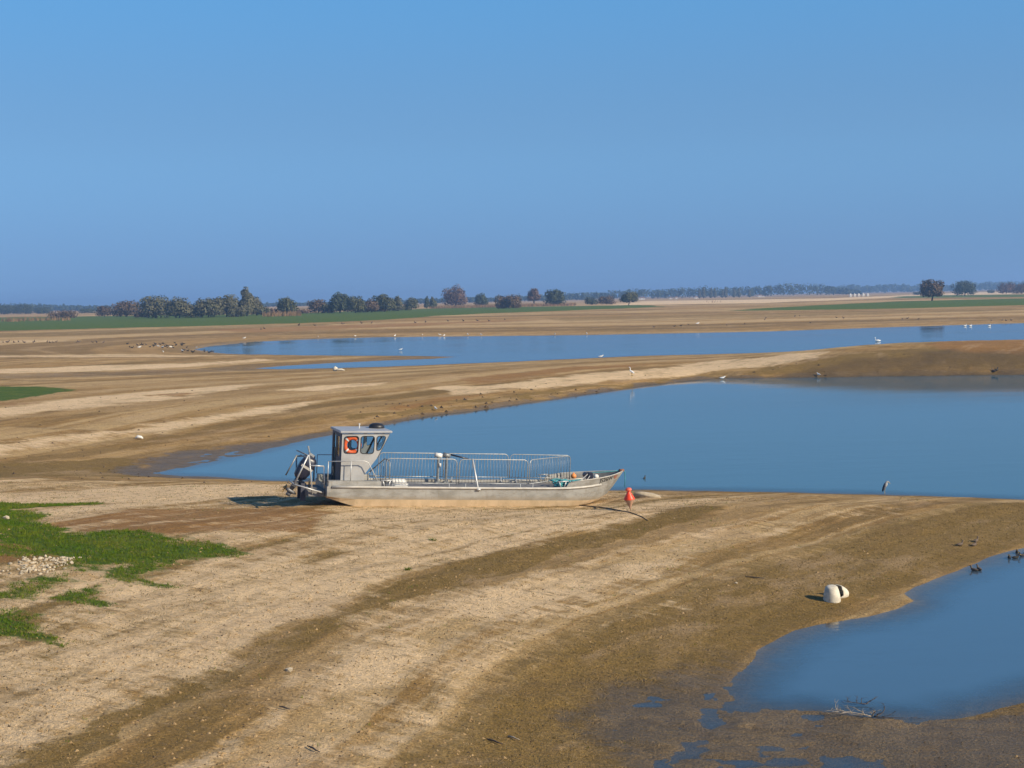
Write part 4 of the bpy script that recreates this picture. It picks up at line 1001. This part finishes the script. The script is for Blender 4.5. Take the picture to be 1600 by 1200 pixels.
for x, y, lb in ((637, 893, 'small green weed on the pale slope, nearest of the two'), (677, 846, 'small green weed on the pale slope below the boat')):
    p = place(x, y); r_ = np.random.default_rng(int(x)); V = []; Fc = []
    for q in range(40):
        a = r_.uniform(0, 6.28); L = r_.uniform(.05, .16); w_ = .015; cx2, cy2 = r_.normal(0, .05, 2); n0_ = len(V)
        V += [(cx2 - w_ * math.sin(a), cy2 + w_ * math.cos(a), 0), (cx2 + w_ * math.sin(a), cy2 - w_ * math.cos(a), 0), (cx2 + L * math.cos(a), cy2 + L * math.sin(a), L * .6)]; Fc.append((n0_, n0_ + 1, n0_ + 2))
    o = pyobj('green_weed', V, Fc, M['blade']); o.location = p; tag(o, lb, 'plant', 'green weeds on the pale slope')

# ------------------------------------------------------------------ trees beyond the lake bed
def leaf_mat(name, c1, c2, c3):
    m, n, b = new_mat(name)
    g = n.nodes.new('ShaderNodeNewGeometry')
    f = noise_n(n, g.outputs['Position'], 0.22, 3, 0.6); f2 = noise_n(n, g.outputs['Position'], 1.3, 3, 0.7)
    c = mixc(n, c1, c2, range_n(n, f, 0.38, 0.64)); c = mixc(n, c, c3, math_n(n, 'MULTIPLY', range_n(n, f2, 0.5, 0.72), 0.7))
    n.links.new(c, b.inputs['Base Color']); b.inputs['Roughness'].default_value = 0.8
    b.inputs['Specular IOR Level'].default_value = 0.15
    return m
LM = {
    'grey':  leaf_mat('grey_green_willow', (0.122, 0.115, 0.066), (0.084, 0.087, 0.050), (0.179, 0.155, 0.095)),
    'olive': leaf_mat('olive_foliage', (0.093, 0.095, 0.045), (0.060, 0.071, 0.034), (0.148, 0.121, 0.063)),
    'dark':  leaf_mat('dark_green_foliage', (0.064, 0.079, 0.040), (0.045, 0.059, 0.034), (0.104, 0.101, 0.053)),
    'brown': leaf_mat('autumn_brown_foliage', (0.127, 0.087, 0.056), (0.090, 0.066, 0.044), (0.178, 0.121, 0.071)),
    'rust':  leaf_mat('reddish_autumn_foliage', (0.159, 0.100, 0.075), (0.114, 0.077, 0.059), (0.202, 0.132, 0.091)),
}
M['bark'] = simple('grey_bark', (0.085, 0.068, 0.05), .95, 0, .4, 2)
def leaves(r_, lobes, cnt, size):
    """leaf clumps spread through a set of lobes (cx, cy, cz, rx, ry, rz)"""
    vol = np.array([l[3] * l[4] * l[5] for l in lobes]) ** .8; vol /= vol.sum()
    k = r_.choice(len(lobes), cnt, p=vol); L = np.array(lobes)[k]
    d = r_.normal(size=(cnt, 3)); d /= np.linalg.norm(d, axis=1)[:, None]
    rad = r_.uniform(.35, 1.06, cnt) ** .45
    d2 = d * rad[:, None]
    P = L[:, :3] + d2 * L[:, 3:]
    nrm = d + np.array([0, 0, .25]) + r_.normal(0, .33, (cnt, 3)); nrm /= np.linalg.norm(nrm, axis=1)[:, None]
    t = np.cross(nrm, r_.normal(size=(cnt, 3))); t /= np.linalg.norm(t, axis=1)[:, None]; s = np.cross(nrm, t)
    a = size * r_.uniform(.5, 1.25, cnt)[:, None]; bb = a * r_.uniform(.45, .9, cnt)[:, None]
    V = np.stack([P - t * a - s * bb * .4, P + s * bb - t * a * .1, P + t * a + s * bb * .3, P - s * bb + t * a * .2], 1).reshape(-1, 3)
    Fc = np.arange(cnt * 4).reshape(-1, 4)
    return V, Fc
def leaf_obj(name, V, Fc, mat, parent=None):
    me = bpy.data.meshes.new(name); me.vertices.add(len(V)); me.vertices.foreach_set('co', V.astype(np.float32).ravel())
    me.loops.add(Fc.size); me.loops.foreach_set('vertex_index', Fc.astype(np.int32).ravel()); me.polygons.add(len(Fc))
    me.polygons.foreach_set('loop_start', np.arange(0, Fc.size, 4, dtype=np.int32)); me.update(calc_edges=True)
    return link(name, me, mat, parent)
HZ = lambda x: 466 - ROLL * (x - 800)
def tree(px, base, top, w, kind, label, shape='round', D=None, trunk_show=.06, dens=1.0, seed=None, group='trees along the far shore'):
    r_ = np.random.default_rng(seed if seed is not None else int(px * 7 + base))
    p = hit(px, base)
    if D is None: D = min(max(p[1], 480), 1500)
    d = ray(px, base); x, y = d[0] * D, D; z = ground(x, y)
    m_px = D / F_PX                                      # metres per pixel of the photograph at that distance
    zb = CAM_Z + d[2] * D
    Hh = (base - top) * m_px + (zb - z); W = w * m_px
    o = thing('bush' if Hh < 5.0 else 'tree', label, 'bush' if Hh < 5.0 else 'tree', (x, y, z), 0, group)
    W *= 1.24; Hh *= 1.05; c0 = Hh * trunk_show; lobes = []
    if shape == 'round':
        nl = 7 + int(W / 3)
        for k in range(nl):
            a = 2 * math.pi * k / nl + r_.uniform(-.4, .4); rr = W * .5 * r_.uniform(.30, .62)
            zc = c0 + (Hh - c0) * r_.uniform(.28, .66)
            q = W * r_.uniform(.15, .23)
            lobes.append((rr * math.cos(a), rr * math.sin(a) * .8, zc, q, q, min(q * r_.uniform(.9, 1.3), (Hh - zc) * .95)))
        lobes.append((r_.uniform(-.08, .08) * W, 0, c0 + (Hh - c0) * .70, W * .22, W * .22, (Hh - c0) * .29)); lobes.append((0, 0, c0 + (Hh - c0) * .42, W * .36, W * .33, (Hh - c0) * .40))
        lobes.append((-.2 * W, 0, c0 + (Hh - c0) * .22, W * .28, W * .28, (Hh - c0) * .22)); lobes.append((.2 * W, 0, c0 + (Hh - c0) * .22, W * .28, W * .28, (Hh - c0) * .22))
    elif shape == 'tall':
        for k in range(9):
            t = k / 8; q = W * .5 * (0.95 - .62 * t ** 1.6); lobes.append((r_.uniform(-.10, .10) * W, r_.uniform(-.1, .1) * W, c0 + (Hh - c0) * (.16 + .74 * t), q * r_.uniform(.75, 1.0), q * .9, (Hh - c0) * .15))
    elif shape == 'low':
        for k in range(9):
            q = W * r_.uniform(.14, .22); lobes.append((W * (-.36 + .72 * k / 8), r_.uniform(-.2, .2) * W, Hh * r_.uniform(.30, .50), q, q, Hh * r_.uniform(.35, .50)))
    size = .30 + .020 * Hh
    area = W * Hh
    cnt = int(min(2600, max(260, area * 20)) * dens)
    V, Fc = leaves(r_, lobes, cnt, size)
    V[:, 2] = np.maximum(V[:, 2], .05)
    leaf_obj('crown', V, Fc, LM[kind], o)
    bm = bmesh.new(); rt = max(.12, Hh * .028)
    tube(bm, [(0, 0, -.3), (.04 * W, 0, Hh * .25), (-.02 * W, .02 * W, Hh * .55), (0, 0, Hh * .80)], [rt * 1.4, rt, rt * .6, rt * .2], 7)
    for k in range(7):
        a = r_.uniform(0, 6.28); zz = Hh * r_.uniform(.12, .5); rr = W * r_.uniform(.2, .40)
        tube(bm, [(0, 0, zz), (rr * .5 * math.cos(a), rr * .5 * math.sin(a), zz + Hh * .12), (rr * math.cos(a), rr * math.sin(a), min(zz + Hh * .32, Hh * .9))], [rt * .5, rt * .32, rt * .1], 5)
    obj('trunk', bm, M['bark'], o, True)
    return o
T = tree
T(12, 498, 477, 34, 'dark', 'hazy dark tree cut by the left edge of the picture', D=1250)
T(40, 498, 475, 36, 'dark', 'hazy dark round tree second from the left edge', D=1250)
T(68, 498, 480, 26, 'dark', 'hazy low tree left of the reddish brown bush', D=1250)
T(100, 497, 483, 36, 'brown', 'low reddish brown bush near the left end of the tree row', 'low')
T(137, 497, 482, 26, 'dark', 'hazy blue grey bush behind the gap right of the reddish brown bush', D=1150)
T(163, 495, 478, 26, 'brown', 'small dark brown tree left of the domed olive brown tree')
T(197, 495, 470, 46, 'brown', 'domed olive brown tree left of the biggest grey green willow')
T(243, 497, 462, 52, 'grey', 'left and darker half of the biggest grey green willow clump')
T(280, 497, 464, 42, 'grey', 'right and browner half of the biggest grey green willow clump')
T(325, 496, 466, 44, 'grey', 'pale grey willow left of the tall pointed tree')
T(354, 495, 460, 38, 'grey', 'upright grey willow touching the tall pointed tree')
T(386, 494, 452, 26, 'grey', 'tall pointed grey green tree standing above its row', 'tall')
T(401, 493, 463, 22, 'grey', 'short grey tree on the right shoulder of the tall pointed tree')
T(424, 491, 480, 28, 'rust', 'low reddish bush between the tall pointed tree and an olive one', 'low')
T(448, 491, 465, 33, 'olive', 'single round olive tree right of the low reddish bush')
T(497, 489, 468, 30, 'brown', 'round dark brown tree left of the dense green clump')
T(531, 489, 457, 32, 'dark', 'tallest dark green tree at the left of the dense clump')
T(555, 489, 462, 30, 'olive', 'olive tree right of the tallest dark green one')
T(580, 488, 467, 22, 'brown', 'narrow brown tree inside the dense clump')
T(601, 487, 460, 34, 'olive', 'broad olive tree at the right of the dense clump')
T(622, 486, 463, 18, 'grey', 'slim pale tree at the right end of the dense clump', 'tall')
T(643, 484, 464, 21, 'olive', 'small olive tree standing alone right of the dense clump')
T(667, 482, 464, 8, 'dark', 'very narrow dark tree beside a slightly wider one', 'tall')
T(677, 482, 465, 13, 'olive', 'narrow olive tree right of the very narrow dark one', 'tall')
T(711, 480, 445, 37, 'rust', 'tall reddish grey ball shaped tree, highest of the middle trees')
T(752, 479, 458, 20, 'dark', 'compact dark green round tree right of the tall reddish one')
T(795, 482, 460, 34, 'brown', 'reddish brown spreading bush in front of the reeds', 'low')
T(834, 478, 450, 20, 'rust', 'thin sparse reddish tree with a bare trunk', 'round', None, .28, .55)
T(867, 478, 452, 31, 'dark', 'bushy green tree right of the sparse reddish one')
T(924, 476, 464, 20, 'dark', 'low dark bush left of the brown green bush')
T(948, 476, 462, 26, 'brown', 'brown green bush right of the low dark one')
T(982, 477, 457, 27, 'olive', 'umbrella shaped olive tree with a short trunk at the end of the row', 'round', None, .24)
T(1456, 470, 437, 33, 'brown', 'round twiggy tree with a short trunk, nearest on the right', 'round', None, .16)
T(1507, 462, 438, 35, 'dark', 'wide dark round tree right of the nearest twiggy one')
T(1433, 461, 455, 10, 'dark', 'tiny dark bush left of the nearest twiggy tree', 'low')
T(1548, 458, 452, 10, 'dark', 'tiny dark bush between the two trees on the right', 'low')
T(1572, 459, 441, 28, 'rust', 'reddish bushy tree near the right edge')
T(1596, 459, 443, 26, 'brown', 'brown bushy tree cut by the right edge of the picture')

for px, base, top, w, kd, lb in ((222, 496, 484, 22, 'brown', 'low brown scrub between the domed tree and the biggest willow clump'), (302, 496, 477, 26, 'grey', 'low grey scrub right of the biggest willow clump'), (371, 495, 476, 22, 'grey', 'low grey scrub at the foot of the tall pointed tree'), (412, 492, 477, 18, 'olive', 'low olive scrub right of the tall pointed tree'), (515, 489, 473, 22, 'dark', 'low dark scrub left of the tallest dark green tree'), (568, 488, 474, 24, 'olive', 'low olive scrub in the dense clump'), (590, 487, 475, 22, 'brown', 'low brown scrub in the dense clump'), (612, 486, 474, 20, 'dark', 'low dark scrub near the right end of the dense clump'), (633, 485, 477, 20, 'olive', 'low olive scrub just right of the dense clump'), (472, 490, 482, 24, 'rust', 'low rusty scrub between the single olive tree and the dark brown one')):
    T(px, base, top, w, kd, lb, 'low')
# reeds: a strip of rusty stalks in front of the middle trees
r_ = np.random.default_rng(91); V = []; Fc = []
M['reed'] = simple('rusty_reeds', (0.235, 0.135, 0.065), .9, 0, .35, .2, (0.17, 0.11, 0.05))
for px0, px1, y0, y1, cnt in ((672, 900, 481, 478.5, 2600), (0, 110, 498, 497, 300), (410, 470, 491, 490, 500), (1100, 1130, 470, 470, 10)):
    for k in range(cnt):
        a = r_.uniform(px0, px1); D = r_.uniform(560, 640) if px0 < 600 else r_.uniform(800, 880)
        d = ray(a, 480); x = d[0] * D; z = ground(x, D) if k % 40 == 0 else z
        hh_ = r_.uniform(.9, 2.2); n0_ = len(V); lx = r_.normal(0, .25)
        V += [(x - .14, D, z - .1), (x + .14, D + r_.uniform(-.2, .2), z - .1), (x + lx, D, z + hh_)]; Fc.append((n0_, n0_ + 1, n0_ + 2))
o = pyobj('reeds', V, Fc, M['reed']); tag(o, 'rusty brown reeds at the foot of the far trees', kind='stuff')

# far-off wood that closes the horizon
def wood(name, prof, D0, D1, kinds, label, seed, size=1.5):
    r_ = np.random.default_rng(seed); Vs = []; Fs = []; n0_ = 0
    xs = np.array([p_[0] for p_ in prof]); tops = np.array([p_[1] for p_ in prof])
    x = xs[0]
    while x < xs[-1]:
        D = r_.uniform(D0, D1); m_px = D / F_PX
        top = np.interp(x, xs, tops) + r_.normal(0, 1.0)
        d = ray(x, HZ(x)); wx_ = d[0] * D; z = 3.0
        Hh = max(3.0, CAM_Z + (HZ(x) - top) * m_px - z); W = Hh * r_.uniform(.6, 1.0)
        lobes = [(wx_, D, z + Hh * .5, W * .45, W * .45, Hh * .48)] + [(wx_ + r_.uniform(-.35, .35) * W, D + r_.uniform(-.3, .3) * W, z + Hh * r_.uniform(.25, .75), W * .28, W * .28, Hh * .24) for _ in range(4)]
        V, Fc = leaves(r_, lobes, 130, size); V[:, 2] = np.maximum(V[:, 2], z - .2)
        Vs.append(V); Fs.append(Fc + n0_); n0_ += len(V)
        x += W / m_px * r_.uniform(.28, .5)
    o = leaf_obj(name, np.concatenate(Vs), np.concatenate(Fs), LM[kinds]); tag(o, label, kind='stuff')
wood('far_wood', [(-40,474),(60,475),(140,478),(340,477),(480,473),(600,470),(700,466),(800,463),(870,458),(940,456),(1000,449),(1030,452),(1060,449),(1100,446),(1130,449),(1150,447),(1200,447),(1225,440),(1250,443),(1262,440),(1290,444),(1320,450),(1345,454)], 1900, 2300, 'dark', 'far blue wood closing the horizon', 41)
wood('far_wood', [(1290,449),(1330,444),(1360,447),(1390,442),(1420,445),(1460,447),(1520,441),(1580,438),(1660,438)], 2900, 3400, 'dark', 'farthest blue wood on the right of the horizon', 42, 2.2)
# row of slim pale poplars in front of the far wood
for k, px in enumerate((1093, 1099, 1111, 1117, 1129, 1134, 1147, 1155, 1171)):
    T(px, 466.5 - .012 * (px - 1092), 453 - 1.3 * ((k * 7) % 4), 5.5, 'grey', 'slim pale poplar in the row before the far blue wood', 'tall', 1700, .05, 1.0, 500 + k, 'row of slim poplars before the far wood')

# far houses and white tents
M['wall'] = simple('whitewashed_wall', (0.62, 0.60, 0.56), .8, 0, .1, .5)
M['tile'] = simple('brown_roof', (0.22, 0.12, 0.09), .85, 0, .3, .5)
M['pane'] = simple('dark_window', (0.04, 0.045, 0.06), .3, 0, .3, 2)
def house_at(px, base, wpx, hpx, D, label, hip=.0):
    d = ray(px, base); x = d[0] * D; z = 3.0; m = D / F_PX; W = wpx * m; Hh = hpx * m; dp = W * .6
    zz = CAM_Z + d[2] * D
    o = thing('house', label, 'house', (x, D, 3.0), 0, 'white houses below the far wood')
    bm = bmesh.new(); box(bm, -W / 2, W / 2, -dp / 2, dp / 2, -1, Hh * .62); obj('wall', bm, M['wall'], o)
    bm = bmesh.new(); a = [bm.verts.new(q) for q in ((-W * .54, -dp * .56, Hh * .62 + .01), (W * .54, -dp * .56, Hh * .62 + .01), (W * .54, dp * .56, Hh * .62 + .01), (-W * .54, dp * .56, Hh * .62 + .01), (-W * .5 + hip * W, 0, Hh), (W * .5 - hip * W, 0, Hh))]
    for q in ((0, 1, 5, 4), (2, 3, 4, 5), (1, 2, 5), (3, 0, 4), (3, 2, 1, 0)): bm.faces.new([a[i] for i in q])
    obj('roof', bm, M['tile'], o)
    for s in (-.28, .28):
        bm = bmesh.new(); box(bm, s * W - W * .06, s * W + W * .06, -dp / 2 - .04, -dp / 2 + .05, Hh * .2, Hh * .42); obj('window', bm, M['pane'], o)
house_at(1003, 470.3, 8.5, 4.6, 1650, 'white house with a brown roof right of the umbrella shaped tree')
house_at(1048, 470, 5, 3, 1650, 'small pale house left of the bright white gable')
house_at(1057, 469, 4.2, 4, 1640, 'narrow bright white gabled house right of the small pale one')
house_at(1088, 467, 5.5, 3.5, 1650, 'pale house at the left end of the poplar row')
house_at(1187, 461.5, 6, 4, 1700, 'white house at the right end of the poplar row')
house_at(1193, 463.5, 4, 2.6, 1650, 'low white house just right of and below another white house')
def tent(px, base, wpx, hpx, D, label):
    d = ray(px, base); x = d[0] * D; m = D / F_PX; W = wpx * m; Hh = hpx * m
    o = thing('white_tent', label, 'tent', (x, D, CAM_Z + d[2] * D), 0, 'white tents on the far right shore')
    bm = bmesh.new(); box(bm, -W / 2, W / 2, -W / 2, W / 2, -.5, Hh * .45); obj('tent_wall', bm, M['wall'], o)
    bm = bmesh.new(); a = [bm.verts.new((sx_ * W * .55, sy_ * W * .55, Hh * .45 + .01)) for sx_, sy_ in ((-1, -1), (1, -1), (1, 1), (-1, 1))]; t2 = bm.verts.new((0, 0, Hh)); bm.faces.new(a[::-1])
    for k in range(4): bm.faces.new((a[k], a[(k + 1) % 4], t2))
    obj('tent_roof', bm, M['wall'], o)
for k, px in enumerate((1329, 1335.5, 1342, 1349, 1356)):
    tent(px, 463.6 - .02 * (px - 1329), 3.4, 5.6, 1250, ('first', 'second', 'third', 'fourth', 'fifth')[k] + ' from the left of the white pointed tents on the right shore')

# ------------------------------------------------------------------ birds
def mat_flat(name, c): return simple(name, c, .8, 0, .2, 10)
M['duck'] = mat_flat('dark_plumage', (0.035, 0.030, 0.026)); M['gull'] = mat_flat('white_plumage', (0.80, 0.80, 0.78)); M['heron'] = mat_flat('grey_plumage', (0.17, 0.18, 0.21))
M['bill'] = mat_flat('yellow_bill', (0.45, 0.30, 0.05)); M['hdark'] = mat_flat('slate_wing', (0.05, 0.055, 0.075)); M['brownb'] = mat_flat('brown_plumage', (0.12, 0.085, 0.06))
def body_mesh(name, path, rad, n, mats, split, sq=None):
    bm = bmesh.new(); fs = tube(bm, path, rad, n, True, sq)
    for f in fs:
        c = sum((v.co for v in f.verts), Vector()) / len(f.verts); f.material_index = split(c)
    me = bpy.data.meshes.new(name); bm.to_mesh(me); bm.free()
    for q in mats: me.materials.append(q)
    me.polygons.foreach_set('use_smooth', [True] * len(me.polygons)); return me
duck_path = [(-.26, 0, .13), (-.20, 0, .11), (-.10, 0, .10), (.03, 0, .10), (.13, 0, .12), (.17, 0, .19), (.18, 0, .26), (.22, 0, .285), (.27, 0, .28), (.33, 0, .27)]
duck_rad = [.012, .045, .085, .095, .07, .040, .042, .046, .025, .008]
me_duck = body_mesh('duck', duck_path, duck_rad, 8, [M['duck'], M['bill']], lambda c: 1 if c.x > .275 else 0, [1.1] * 10)
me_duckb = body_mesh('duck_brown', duck_path, duck_rad, 8, [M['brownb'], M['bill']], lambda c: 1 if c.x > .275 else 0, [1.1] * 10)
gull_path = [(-.30, 0, .17), (-.20, 0, .17), (-.08, 0, .17), (.04, 0, .185), (.12, 0, .22), (.16, 0, .27), (.21, 0, .29), (.25, 0, .285), (.30, 0, .275)]
gull_rad = [.015, .04, .075, .08, .06, .042, .045, .022, .008]
me_gull = body_mesh('gull', gull_path, gull_rad, 8, [M['gull'], M['bill']], lambda c: 1 if c.x > .25 else 0)
swan_path = [(-.62, 0, .22), (-.45, 0, .20), (-.2, 0, .20), (.1, 0, .20), (.30, 0, .20), (.40, 0, .32), (.40, 0, .50), (.34, 0, .66), (.36, 0, .78), (.44, 0, .80), (.52, 0, .76), (.58, 0, .72)]
swan_rad = [.03, .13, .21, .22, .15, .075, .05, .045, .05, .06, .035, .012]
me_swan = body_mesh('swan', swan_path, swan_rad, 10, [M['gull'], M['bill']], lambda c: 1 if c.x > .5 else 0)
def bird(name, me, px, py, s, rz, label, cat, group, z0=None):
    o = bpy.data.objects.new(name, me); COL.objects.link(o)
    if z0 is None: p = hit(px, py); z = ground(p[0], p[1])
    else: p = at(px, py, 0); z = z0
    o.location = (p[0], p[1], z); o.scale = (s, s, s); o.rotation_euler = (0, 0, rz); tag(o, label, cat, group)
r_ = np.random.default_rng(17)
for k in range(44):
    px = r_.uniform(198, 300) if k < 34 else r_.uniform(285, 335); py = 536 + r_.uniform(0, 8.0) + (px - 200) * .01
    if k >= 34: py = r_.uniform(548, 552.5)
    bird('duck', me_duck, px, py, r_.uniform(.95, 1.4), r_.uniform(0, 6.28), 'dark duck in the flock at the left tip of the far lagoon', 'duck', 'dark ducks at the left tip of the far lagoon')
for px, py in ((218, 544.5), (247, 543), (254, 544.5), (267, 544.5), (255, 552), (285, 550), (307, 545)):
    bird('white_bird', me_gull, px, py, 1.4, r_.uniform(0, 6), 'white bird among the dark ducks at the left tip of the far lagoon', 'gull', 'white birds among the dark ducks')
for px in (5, 12, 22, 29, 38, 52, 54, 74, 78, 83, 88, 120, 123, 145, 151, 162):
    bird('duck', me_duckb, px, 535.6 + r_.uniform(-.6, .6), r_.uniform(1.2, 1.8), r_.uniform(0, 6), 'brownish duck in the loose line on the sand at far left', 'duck', 'line of ducks on the sand at far left')
for px, py in ((408, 515), (413, 514), (467, 509), (492, 509), (535, 507), (537, 506.5), (565, 505.6), (581, 505.5), (649, 505), (665, 504), (700, 502.5), (724, 502), (746, 501.8), (764, 502), (789, 500)):
    bird('goose', me_duckb, px, py, r_.uniform(1.5, 2.2), r_.uniform(0, 6), 'dark goose resting on the brown bank beyond the far lagoon', 'goose', 'geese on the brown bank beyond the far lagoon')
for px, py in ((497, 527.5), (555, 526.8), (617, 526.5), (660, 524.5), (687, 524.8), (694, 526), (731, 525), (752, 524.5), (867, 524), (917, 523.5), (382, 530.5)):
    bird('gull', me_gull, px, py, r_.uniform(1.2, 1.7), r_.uniform(0, 6), 'white gull on the far edge of the far lagoon', 'gull', 'gulls on the far edge of the far lagoon')
for px, py in ((1022, 512), (1054, 510.5), (1064, 510), (1076, 508), (1136, 509), (1164, 507), (1195, 500), (1197, 497), (1242, 495), (1249, 494.5), (1266, 505), (1307, 497), (1318, 498), (1410, 499), (1418, 498.6), (1435, 499), (1549, 502), (1566, 501.5), (1572, 501.5), (1580, 501)):
    bird('duck', me_duckb, px, py, r_.uniform(1.1, 1.6), r_.uniform(0, 6), 'dark bird standing on the sand beyond the right half of the far lagoon', 'duck', 'dark birds on the sand beyond the far lagoon')
bird('gull', me_gull, 1090, 507.6, 1.9, .2, 'pale bird on the sand beyond the right half of the far lagoon', 'gull', None)
for px in (1508, 1516.5, 1546): bird('swan', me_swan, px, 510, .65, .1, 'white swan floating near the right end of the far lagoon', 'swan', 'swans near the right end of the far lagoon', .01)
bird('swan', me_swan, 1371, 534, .85, 3.0, 'single white swan floating in front of the spit on the far lagoon', 'swan', None, .01)
bird('gull', me_gull, 939, 559.5, 1.3, 0, 'white gull on the spit edge above the lagoon', 'gull', None)
bird('gull', me_gull, 626, 548, 1.2, 0, 'white gull floating in the middle of the far lagoon', 'gull', None, .0)
bird('gull', me_gull, 1129, 593, 1.1, 0, 'white gull floating at the far shore of the lagoon', 'gull', None, -.02)
bird('gull', me_gull, 1279, 588, 1.1, 2, 'white gull at the foot of the dark spit on the right', 'gull', None)
bird('gull', me_gull, 681, 642, .9, 2, 'white gull at the far shore of the lagoon above the boat', 'gull', None)
bird('duck', me_duckb, 1553, 582, 1.1, 2, 'dark duck on the shore below the dark spit, left of its neighbour', 'duck', None)
bird('duck', me_duck, 1558, 580, 1.1, 1, 'black duck on the shore below the dark spit, right of its neighbour', 'duck', None)
bird('diving_bird', me_duck, 1007, 748, 0.5, 1.2, 'small dark bird floating behind the orange buoy', 'duck', None, -.02)
for k, (px, py) in enumerate(((1577, 872), (1587, 872.5), (1597, 869), (1589, 864), (1602, 866))):
    bird('duck', me_duck, px, py, .5, r_.uniform(0, 6), 'small black duck floating in the group at the right edge of the pond', 'duck', 'black ducks at the right edge of the pond', -.02)
for px, py, lb in ((1500, 855, 'dark duck on the mud, leftmost above the pond'), (1522, 855, 'dark duck on the mud, right one above the pond'), (1525, 847, 'dark duck farther up the mud above the pond')): bird('duck', me_duckb, px, py, .55, r_.uniform(0, 6), lb, 'duck', 'ducks on the mud above the pond')
for px, py, lb in ((1522, 892, 'brown duck floating at the pond edge, left of two'), (1530, 891, 'brown duck floating at the pond edge, right of two')): bird('duck', me_duckb, px, py, .55, r_.uniform(0, 6), lb, 'duck', 'brown ducks floating at the pond edge', -.02)

def wader(px, py, Hh, mats, split, label, name, rz, neck_up):
    p = hit(px, py); o = thing(name, label, 'heron', (p[0], p[1], max(ground(p[0], p[1]), -.05) - .02), rz)
    if neck_up: path = [(-.30, 0, .42), (-.2, 0, .47), (-.05, 0, .54), (.10, 0, .62), (.16, 0, .72), (.12, 0, .82), (.14, 0, .92), (.20, 0, .96), (.27, 0, .95), (.40, 0, .93)]; rad = [.015, .06, .10, .09, .045, .03, .03, .038, .02, .006]
    else: path = [(-.17, 0, .14), (-.14, 0, .24), (-.08, 0, .38), (0, 0, .54), (.06, 0, .66), (.09, 0, .74), (.13, 0, .80), (.18, 0, .81), (.23, 0, .775), (.33, 0, .69)]; rad = [.02, .065, .105, .125, .115, .085, .065, .055, .028, .007]
    k = Hh / path[-3][2]
    path = [(a * k, b_ * k, c2 * k) for a, b_, c2 in path]; rad = [q * k for q in rad]
    me = body_mesh('body', path, rad, 10, mats, lambda c: split(c / k)); link('body', me, None, o)
    for s in (-1, 1):
        bm = bmesh.new(); z0 = .36 if not neck_up else .52; tube(bm, [(-.02 * k, s * .05 * k, 0), (-.03 * k, s * .05 * k, z0 * .5 * k), (0, s * .04 * k, z0 * k)], [.012 * k, .011 * k, .018 * k], 5); tube(bm, [(-.02 * k, s * .05 * k, .01), (.07 * k, s * .06 * k, .005)], .008 * k, 4); obj('leg', bm, M['bill'], o)
wader(1383, 771.0, .50, [M['heron'], M['hdark'], mat_flat('pale_grey_plumage', (0.36, 0.35, 0.34)), M['bill']], lambda c: 3 if c.x > .22 else (2 if (c.z > .70 or (c.x > .03 and c.z > .45)) else (1 if c.x < -.05 else 0)), 'hunched grey heron standing at the lagoon shore on the right', 'grey_heron', -.3, False)
wader(987, 590, 1.0, [M['gull'], M['bill']], lambda c: 1 if c.x > .26 else 0, 'white egret standing on the far shore of the lagoon', 'white_egret', 2.6, True)

# ------------------------------------------------------------------ haze
bm = bmesh.new(); box(bm, -3300, 3300, -60, 7200, -2.6, 46)
hz = bpy.data.materials.new('thin_haze'); hz.use_nodes = True; n = hz.node_tree; n.nodes.clear()
out = n.nodes.new('ShaderNodeOutputMaterial'); pv = n.nodes.new('ShaderNodeVolumePrincipled')
pv.inputs['Color'].default_value = (0.34, 0.58, 1.0, 1); pv.inputs['Density'].default_value = 0.00028; pv.inputs['Anisotropy'].default_value = 0.1
n.links.new(pv.outputs[0], out.inputs['Volume'])
o = obj('haze', bm, hz); tag(o, 'thin blue haze over the plain', kind='stuff'); o.display_type = 'WIRE'
